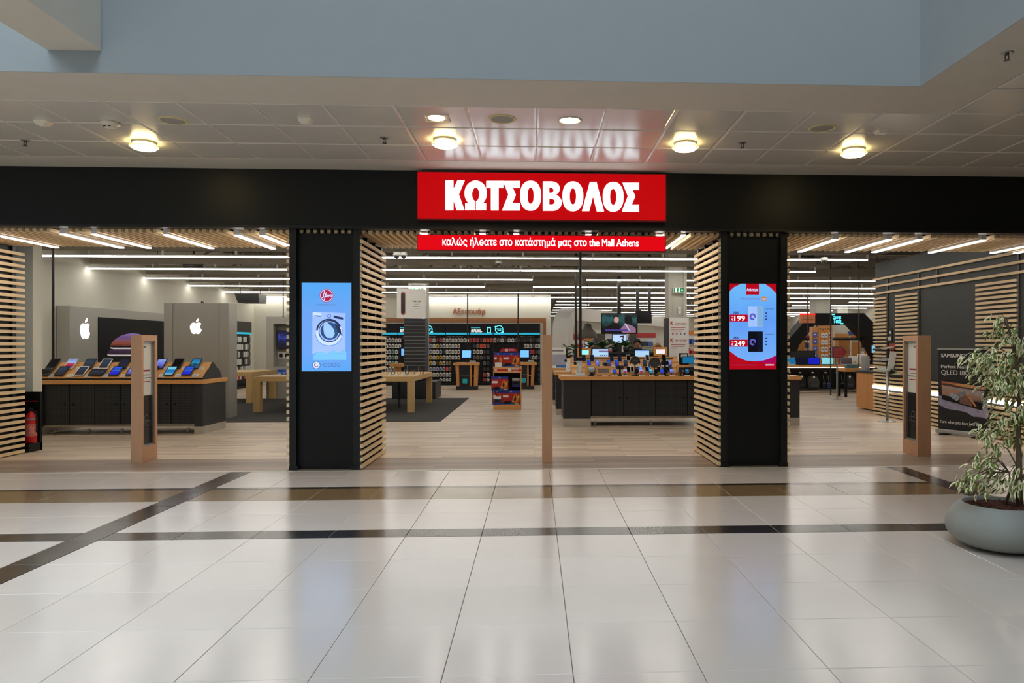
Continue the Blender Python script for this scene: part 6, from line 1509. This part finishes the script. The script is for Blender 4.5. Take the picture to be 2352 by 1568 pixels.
# pentagon sign on its pole
q = gr(1922, 917); k_ = (q.y + CAM_D) / CAM_F
t = thing('pentagon_sign', 'red arrow shaped notice on a steel pole in the passage', 'sign', (q.x, q.y, 0)); zz = lambda py: at(1922, py, q.y).z; xx = lambda px: at(px, 800, q.y).x - q.x
MB().lathe([(0, 0), (.16, 0), (.16, .01), (.03, .02), (0, .02)], 20).build('foot', STEEL, t, smooth=True); MB().cyl((.02, .03, .01), (.02, .03, zz(818)), .022, n=10).build('pole', STEEL, t)
P5 = [(xx(1911), zz(822)), (xx(1935), zz(822)), (xx(1947.5), zz(808.5)), (xx(1935), zz(795.5)), (xx(1911), zz(795.5))]
MB().prism(P5, 0, .03).build('frame', STEEL, t); cx_ = sum(x for x, _ in P5) / 5; cz_ = sum(z for _, z in P5) / 5
MB().prism([(cx_ + (x - cx_) * .86, cz_ + (z - cz_) * .86) for x, z in P5], -.004, 0).build('red_face', M('notice_red', (214, 74, 84), .5), t)
for j in range(5): bx('print_line', t, M('print_rose', (226, 150, 150), .6), xx(1915), xx(1935) - .03 * (j % 2), -.006, -.004, zz(801 + 3.6 * j) - .008, zz(801 + 3.6 * j) + .006)
# oak cabinet past the slatted wall, with a notice holder
xc = 7.74
t = thing('oak_cabinet', 'oak cabinet with dark top at the end of the slatted wall', 'cabinet', (xc, 6.3, 0), rz=-PI / 2)
Lc = 8.1 - 6.3
bx('body', t, BLACK, -Lc, 0, .02, .6, .04, .86); n_ = 3
for j in range(n_): d = bx('door', t, OAKZ, -Lc + Lc * j / n_ + .003, -Lc + Lc * (j + 1) / n_ - .003, 0, .02, .03, .86)
bx('worktop', t, CHAR, -Lc - .02, 0, -.02, .52, .86, .91)
p = at(1988, 839, 7.75); t = thing('notice_holder', 'upright white notice on the dark top of the oak cabinet', 'notice', (p.x, 7.75, .91)); bx('sheet', t, CARD, -.1, .1, 0, .01, .01, .34); bx('foot', t, GLASSG, -.1, .1, -.04, .05, 0, .01); bx('print_line', t, RED, .02, .08, -.001, 0, .03, .05)
p = at(1998, 801, 8.4); t = thing('monitor', 'monitor with a pale blue page above the oak cabinet', 'monitor', (p.x, 8.0, .91)); z = at(0, 811, 8.0).z - .91; z1 = at(0, 793, 8.0).z - .91
bx('case', t, BLACK, -.16, .2, 0, .03, z - .02, z1 + .01); bx('screen', t, SM('print_page_sky', (120, 200, 250), .9), -.145, .185, -.003, 0, z, z1); MB().cyl((0, .04, 0), (0, .04, z1 - .05), .02, n=8).build('neck', BLACKM, t); bx('foot', t, BLACKM, -.1, .1, -.03, .1, 0, .012)
# leaflet shelves on the slatted wall
LF = [M('leaflet_a', (226, 222, 200), .5), M('leaflet_b', (196, 40, 44), .5), M('leaflet_c', (150, 190, 186), .5), M('leaflet_d', (170, 190, 90), .5), M('leaflet_e', (210, 210, 210), .5)]
for k, (y0, y1, z, lab) in enumerate(((5.62, 6.0, 1.40, 'topmost'), (5.62, 6.0, 1.16, 'middle'), (5.62, 6.0, .925, 'lowest'), (4.75, 5.35, .89, 'separate nearer'))):
    t = thing('leaflet_shelf', '%s dark leaflet shelf on the slatted wall' % lab, 'shelf', (RX - .02, y1, z), rz=-PI / 2, group='leaflet shelves on the slatted wall'); L = y1 - y0
    bx('board', t, BLACKM, 0, L, -.30, 0, 0, .02); bx('lip', t, BLACKM, 0, L, -.30, -.29, .02, .035)
    for j in range(6):
        o = MB().cbox(-.045, .045, 0, .22, 0, .016, .003).build('leaflet', LF[(j + k) % 5 if k != 1 else 4], None, (RX - .28 , y1 - L * (j + .5) / 6, z + .022 + .001 * (j % 2)), (.22, 0, -PI / 2)); o.location.x = RX - .27; tag(o, '%s leaflet from the shop depth on the %s leaflet shelf' % (ORD[j], lab), 'leaflet', 'leaflets on the %s shelf' % lab)
# small wall signs
p = onx(2043, 770, RX + .02); t = thing('wall_sign', 'small black rounded sign with white pictograms on the dark panel', 'sign', (RX + .03, p.y, p.z), rz=-PI / 2); MB().prism(rrect(-.12, .12, -.15, .15, .03, 3), -.012, 0).build('plate', BLACK, t)
MB().prism(circ(.03, .06, .03, 10), -.014, -.012).build('pictogram', WHITE, t); MB().prism([(-.06, -.1), (-.05, -.03), (.06, -.02), (.07, -.1)], -.014, -.012).build('pictogram', WHITE, t)
p = onx(2051, 803, RX + .02); t = thing('alarm_point', 'red wall sign with white symbols on the dark panel', 'sign', (RX + .03, p.y, p.z), rz=-PI / 2); MB().prism(rrect(-.11, .11, -.13, .13, .02, 3), -.03, 0).build('plate', RED, t); bx('symbol', t, WHITE, -.07, -.02, -.032, -.03, -.05, .04); bx('symbol', t, WHITE, .02, .07, -.032, -.03, -.05, .06)
# leaflet stand with white tray
q = gr(2038, 968); t = thing('tray_stand', 'slim steel stand with a white bent tray before the slatted wall', 'stand', (q.x, q.y, 0)); z8 = at(2038, 850, q.y).z
MB().lathe([(0, 0), (.16, 0), (.16, .012), (.03, .02), (0, .02)], 24).build('foot', STEEL, t, smooth=True); MB().cyl((0, 0, .01), (0, 0, z8), .026, n=12).build('pole', STEEL, t, smooth=True)
zt_ = at(2050, 807, q.y).z
MB().prismx([(-.1, z8 + .0), (.02, z8), (.14, z8 + .05), (.14, z8 + .056), (.02, z8 + .012), (-.1, z8 + .008)], -.15, .02).build('tray', WHITE, t); MB().prism([(.0, z8 + .01), (.13, z8 + .03), (.19, zt_ - .02), (.16, zt_), (.07, zt_)], .0, .02).build('back_rest', WHITE, t)
bx('clip', t, BLACKM, .05, .1, -.02, .02, z8 - .03, z8 + .01)
# roll-up banner
A_ = gr(2152, 995); B_ = onx(2272, 1000, 7.33); B_.z = 0
c_ = (A_ + B_) / 2; ang = math.atan2(B_.y - A_.y, B_.x - A_.x); wb = (B_ - A_).length / 2
t = thing('roll_up_banner', 'black roll-up banner with a sunset television picture beside the slatted wall', 'banner', (c_.x, c_.y, 0), rz=ang); hb = 1.44
bx('base', t, STEEL, -wb, wb, -.06, .06, .02, .09, c=.01)
for s in (-.62, .62): bx('foot', t, BLACK, s * wb - .05, s * wb + .05, -.14, .1, 0, .02)
bx('sheet', t, M('banner_black', (20, 20, 22), .5), -wb * .94, wb * .94, -.002, .002, .09, hb); bx('top_bar', t, STEEL, -wb * .97, wb * .97, -.012, .012, hb - .005, hb + .02); MB().cyl((0, .04, .05), (0, .02, hb), .009, n=8).build('rear_pole', STEEL, t)
bu = lambda x, y: ((x - 518) / 810 * wb * 1.88, hb - (y - 125) / 1350 * (hb - .09))
WT = M('banner_white', (226, 226, 226), .5)
bt = lambda s, x, y, hpx, wpx, b=.0, al='L': txt(s, t, WT, bu(x, y)[0], -.002, bu(x, y)[1], h=hpx / 1350 * (hb - .09), w=wpx / 810 * wb * 1.88, al=al, bold=b)
bt('SAMSUNG', 165, 225, 58, 392, .03); bt('Perfect reality', 163, 420, 72, 495, .01); bt('QLED 8K', 163, 520, 92, 445, .0); bt('Turn what you love into 8K', 138, 1358, 66, 675, .01)
MB().prism([bu(*v) for v in [(112, 900), (300, 960), (600, 1000), (800, 1040), (925, 880), (925, 1250), (830, 1225), (700, 1225), (600, 1170), (480, 1145), (350, 1140), (230, 1120), (112, 1065)]], -.0035, -.002).build('foam_picture', M('banner_foam', (150, 148, 176), .5, var=.25, scale=14), t)
MB().prism([bu(*v) for v in [(158, 640), (893, 725), (835, 1112), (180, 975)]], -.006, -.0035).build('television_picture', BLACK, t)
MB().prism([bu(*v) for v in [(166, 655), (885, 733), (865, 930), (836, 990), (195, 900), (180, 900)]], -.0075, -.006).build('sunset_picture', ramp_screen('banner_sunset', [(0, (60, 44, 44)), (.25, (150, 120, 110)), (.45, (190, 130, 90)), (.62, (150, 140, 140)), (.8, (226, 150, 90)), (1, (120, 60, 50))], 0, 'Z', noise=.35, nscale=4), t)
bp_ = lambda nm, P, c, v=.3: MB().prism([bu(*q) for q in P], -.0085, -.0075).build(nm, M('banner_' + nm, c, .5, var=v, scale=20), t)
bp_('dark_headland', [(166, 700), (300, 700), (500, 742), (885, 778), (884, 800), (500, 770), (166, 728)], (70, 50, 52))
bp_('grey_sea', [(185, 745), (500, 785), (880, 812), (868, 905), (600, 850), (400, 800)], (150, 146, 150))
bp_('ice_block', [(290, 890), (340, 850), (400, 860), (470, 920), (465, 960), (430, 985), (360, 950)], (146, 160, 176), .4)
bp_('ice_floe', [(430, 870), (500, 825), (580, 840), (560, 890), (470, 910)], (120, 130, 146), .4)
bp_('sand_streak', [(590, 850), (630, 860), (760, 1060), (730, 1060), (650, 960)], (196, 130, 84))
bp_('wet_sand', [(480, 930), (590, 880), (680, 1010), (690, 1060), (480, 1020)], (120, 84, 74))

# ================================================================== SECURITY GATES OF THE ENTRANCE
def gate(x0, x1, y0, y1, face, label):
    hz = 1.645
    t = thing('security_gate', label, 'security gate', ((x0 + x1) / 2, y0, 0), group='wooden security gates at the entrance'); w = (x1 - x0) / 2; d = y1 - y0
    if face == 0:
        bx('body', t, GATEW, -w, w, 0, d, 0, hz, c=.003); return
    # frame with a recessed poster on the face
    s = face; fx = s * w; m = MB(); b = .045; z0, z1 = .2, hz - .075
    m.box(-s * w, s * (w - .05), 0, d, 0, hz); m.box(s * (w - .05), fx, 0, b, 0, hz); m.box(s * (w - .05), fx, d - b, d, 0, hz); m.box(s * (w - .05), fx, b, d - b, 0, z0); m.box(s * (w - .05), fx, b, d - b, z1, hz)
    m.build('body', GATEW, t); xq = s * (w - .05)
    fr = MB(); e = .022
    for q in ((b, d - b, z0, z0 + e), (b, d - b, z1 - e, z1), (b, b + e, z0 + e, z1 - e), (d - b - e, d - b, z0 + e, z1 - e)): fr.box(xq, xq + s * .03, q[0], q[1], q[2], q[3])
    fr.build('metal_frame', M('satin_frame', (150, 158, 162), .35, .6), t)
    zm = z0 + (z1 - z0) * .48
    po = MB().box(xq, xq + s * .006, b + e, d - b - e, zm, z1 - e).build('poster', CARD, t, label='white poster in the gate frame'); MB().box(xq, xq + s * .006, b + e, d - b - e, z0 + e, zm).build('poster_picture', M('poster_dark', (34, 28, 30), .3, var=.5, scale=4), t)
    yc = d / 2; xs = xq + s * .0065
    def on(name, poly, mat): MB().prismx([(y, z) for y, z in poly], xs, xs + s * .001).build(name, mat, po)
    on('logo_disc', circ(b + e + .04, z1 - .08, .025, 14), M('maroon_print', (140, 20, 50), .5))
    def line(z, y0_, y1_, mat, hh=.012): on('print_line', [(y0_, z), (y1_, z), (y1_, z + hh), (y0_, z + hh)], mat)
    line(z1 - .09, b + e + .075, b + e + .12, GREYTX, .025); line(z1 - .40, b + .05, d - b - .06, DRED, .022); line(z1 - .45, b + .06, d - b - .07, GREYTX); line(z1 - .49, b + .03, d - b - .03, GREYTX); line(z1 - .54, b + .03, d - b - .06, DRED)
    for cy_, cz_, r in ((yc + .0, z0 + .36, .042), (yc - .06, z0 + .29, .034), (yc + .07, z0 + .29, .034), (yc + .01, z0 + .24, .025)):
        on('speaker_picture', circ(cy_, cz_, r, 14), GREYTX); MB().prismx(circ(cy_, cz_, r * .75, 12), xs + s * .001, xs + s * .002).build('speaker_cone_picture', BLACK, po)
gate(-5.17, -5.035, .64, 1.02, 1, 'beech security gate with a poster beside the tablet table'); gate(.10, .232, .42, .8, 0, 'beech security gate seen edge on in the middle opening'); gate(5.2, 5.385, .72, 1.12, -1, 'beech security gate with a poster next to the roll-up banner')

# ================================================================== PLANTER AND VARIEGATED TREE
PX, PY = 3.502, -3.525
t = thing('planter', 'low round grey planter bowl standing on the cream tiles', 'planter', (PX, PY, 0)); R_, H_ = .368, .325
prof = []
for k in [i / 16 for i in range(17)]:
    prof.append((R_ * (.41 + .59 * math.sqrt(max(0, 1 - (1 - k / .45) ** 2))) if k < .45 else R_ * (1 - .28 * ((k - .45) / .55) ** 2), k * H_))
prof += [(R_ * .70, H_ + .004), (R_ * .66, H_ - .004), (R_ * .64, H_ - .06), (0, H_ - .06)]
MB().lathe([(0, 0)] + prof, 56).build('bowl', M('grey_fibre_cement', (150, 152, 146), .55, var=.04), t, smooth=True)
soil = MB(); n = 40; rr = [0, .08, .16, .205, .238]; vs = [(0, 0, H_ - .018)]; fs = []
for r in rr[1:]: vs += [(r * math.cos(2 * PI * i / n), r * math.sin(2 * PI * i / n), H_ - .022 + RND.uniform(-.006, .008)) for i in range(n)]
fs = [(0, 1 + i, 1 + (i + 1) % n) for i in range(n)] + [(1 + q * n + i, 1 + (q + 1) * n + i, 1 + (q + 1) * n + (i + 1) % n, 1 + q * n + (i + 1) % n) for q in range(3) for i in range(n)]
soil.add(vs, fs).build('soil', M('bark_mulch', (84, 44, 34), .9, var=.55, scale=70, bump=1.), t)
for j in range(90):
    a = RND.uniform(0, 2 * PI); r = RND.uniform(.03, .22)
    if j == 0: chip = MB().cbox(-.011, .011, -.006, .006, 0, .008, .002).mesh('bark_chip', [M('bark_chip', (98, 56, 42), .9, var=.4)])
    ob('bark_chip', chip, t, (r * math.cos(a), r * math.sin(a), H_ - .02), (RND.uniform(-.4, .4), RND.uniform(-.4, .4), RND.uniform(0, 6)))
tree = thing('potted_tree', 'variegated weeping fig tree growing in the low grey planter', 'tree', (PX, PY, H_ - .03))
BARK = M('fig_bark', (108, 90, 70), .8, var=.25, scale=20)
base = Vector((PX, PY, H_ - .03))
def rel(px, py, dy=0.): return at(px, py, PY + dy) - base
trunk = [Vector((rel(2341, 1165).x, 0, 0)), rel(2341, 1080), rel(2338, 980), rel(2342, 900), rel(2332, 820), rel(2318, 760), rel(2305, 725)]
MB().tube(trunk, [.024, .021, .018, .015, .011, .007, .004], 10).build('trunk', BARK, tree, smooth=True)
trunk2 = [Vector((.06, .03, 0)), rel(2322, 1120, .03), rel(2318, 1085, .03)]
clusters = [(2306, 730, 0, 20, 14), (2300, 760, .05, 26, 22), (2330, 780, -.05, 34, 26), (2262, 812, -.08, 26, 22), (2240, 828, -.1, 22, 18), (2288, 828, .0, 36, 34), (2325, 830, .08, 36, 34), (2268, 862, -.05, 32, 28), (2305, 868, -.12, 38, 36), (2340, 870, -.02, 36, 34), (2330, 912, .06, 34, 28), (2290, 900, .1, 24, 16), (2345, 950, -.06, 30, 26), (2300, 965, -.05, 26, 20), (2272, 985, -.04, 24, 18), (2325, 1000, .05, 30, 22), (2290, 1015, -.02, 26, 18), (2262, 1052, -.05, 18, 14), (2282, 1062, .02, 22, 14), (2235, 1092, -.06, 26, 20), (2215, 1112, -.06, 14, 10), (2256, 1112, -.02, 24, 16), (2292, 1100, .06, 28, 20), (2320, 1085, .02, 26, 16), (2335, 1110, -.04, 24, 14)]
right_side = [(2400, 760, 0, 34, 20), (2420, 820, .1, 40, 26), (2440, 870, -.05, 40, 26), (2400, 900, -.1, 40, 26), (2390, 960, .1, 36, 20), (2430, 1000, 0, 36, 20), (2400, 1090, .05, 34, 18)]
lw = MB()
lw.add([(0, 0, 0), (.010, .018, .003), (.0125, .036, .004), (.008, .058, 0), (0, .078, -.008), (-.008, .058, 0), (-.0125, .036, .004), (-.010, .018, .003), (0, .016, -.001), (.0055, .036, .0015), (0, .062, -.003), (-.0055, .036, .0015)],
       [(0, 1, 8), (1, 2, 9, 8), (2, 3, 10, 9), (3, 4, 10), (4, 5, 10), (5, 6, 11, 10), (6, 7, 8, 11), (7, 0, 8), (8, 9, 10, 11)], 0)
lw.mi = [1, 1, 1, 1, 1, 1, 1, 1, 0]
CREAM = M('leaf_cream_edge', (240, 234, 188), .5, var=.12, scale=30); FIG = M('leaf_fig_green', (112, 128, 58), .45, var=.35, scale=25)
leafm = lw.mesh('leaf', [FIG, CREAM])
lw2 = MB(); lw2.add(lw.v, lw.f); lw2.mi = [0, 1, 1, 0, 0, 0, 0, 0, 0]; leafm2 = lw2.mesh('leaf', [FIG, CREAM])
bulk = MB(); nl = 0
for ci, (px, py, dy, r, n) in enumerate(clusters + right_side):
    c = rel(px, py, dy); k = (PY + dy + CAM_D) / CAM_F
    src = min(trunk[1:], key=lambda v: abs(v.z - (c.z - .06))) if py < 1040 else (trunk[1] if px > 2300 else trunk2[2])
    mid = (src + c) / 2 + Vector((0, 0, .05))
    MB().tube([src, mid, c], [.006, .004, .002], 6).build('branch', BARK, tree)
    for j in range(int(n * 1.45)):
        u = Vector((RND.gauss(0, .55), RND.gauss(0, .55), RND.gauss(0, .5))) * r * k
        pos = c + u
        out = math.atan2(-(pos.x - trunk[3].x), pos.y - trunk[3].y) + RND.uniform(-1., 1.)
        rot = (RND.uniform(-1.35, -.35), RND.uniform(-.5, .5), out); sc = RND.uniform(.8, 1.2)
        if nl < 298 and j < n * .6 and ci < len(clusters):
            o = ob('leaf', (leafm, leafm2, leafm2)[j % 3], tree, pos, rot); o.scale = (sc * 1.05, sc, sc); nl += 1
        else:
            mt = Matrix.LocRotScale(pos, Euler(rot), (sc * 1.05, sc, sc))
            bulk.add([(mt @ Vector(v))[:] for v in lw.v], lw.f); bulk.mi[-9:] = (lw.mi, lw2.mi)[j % 2]
    for j in range(3):
        e = c + Vector((RND.uniform(-1, 1), RND.uniform(-1, 1), RND.uniform(-1, .3))) * r * k
        MB().tube([mid, c, e], [.003, .002, .001], 5).build('twig', BARK, tree)
tag(bulk.build('foliage', [FIG, CREAM], tree), kind='stuff')
MB().tube(trunk2, [.012, .009, .005], 8).build('side_stem', BARK, tree, smooth=True)
finish_texts()
# lamps are sampled as lights; glowing prints and screens are simply seen to glow
for m in bpy.data.materials:
    if m.name.split('.')[0] not in ('lit_tube', 'lit_bar', 'lit_led_strip', 'lit_downlight'):
        m.cycles.emission_sampling = 'NONE'
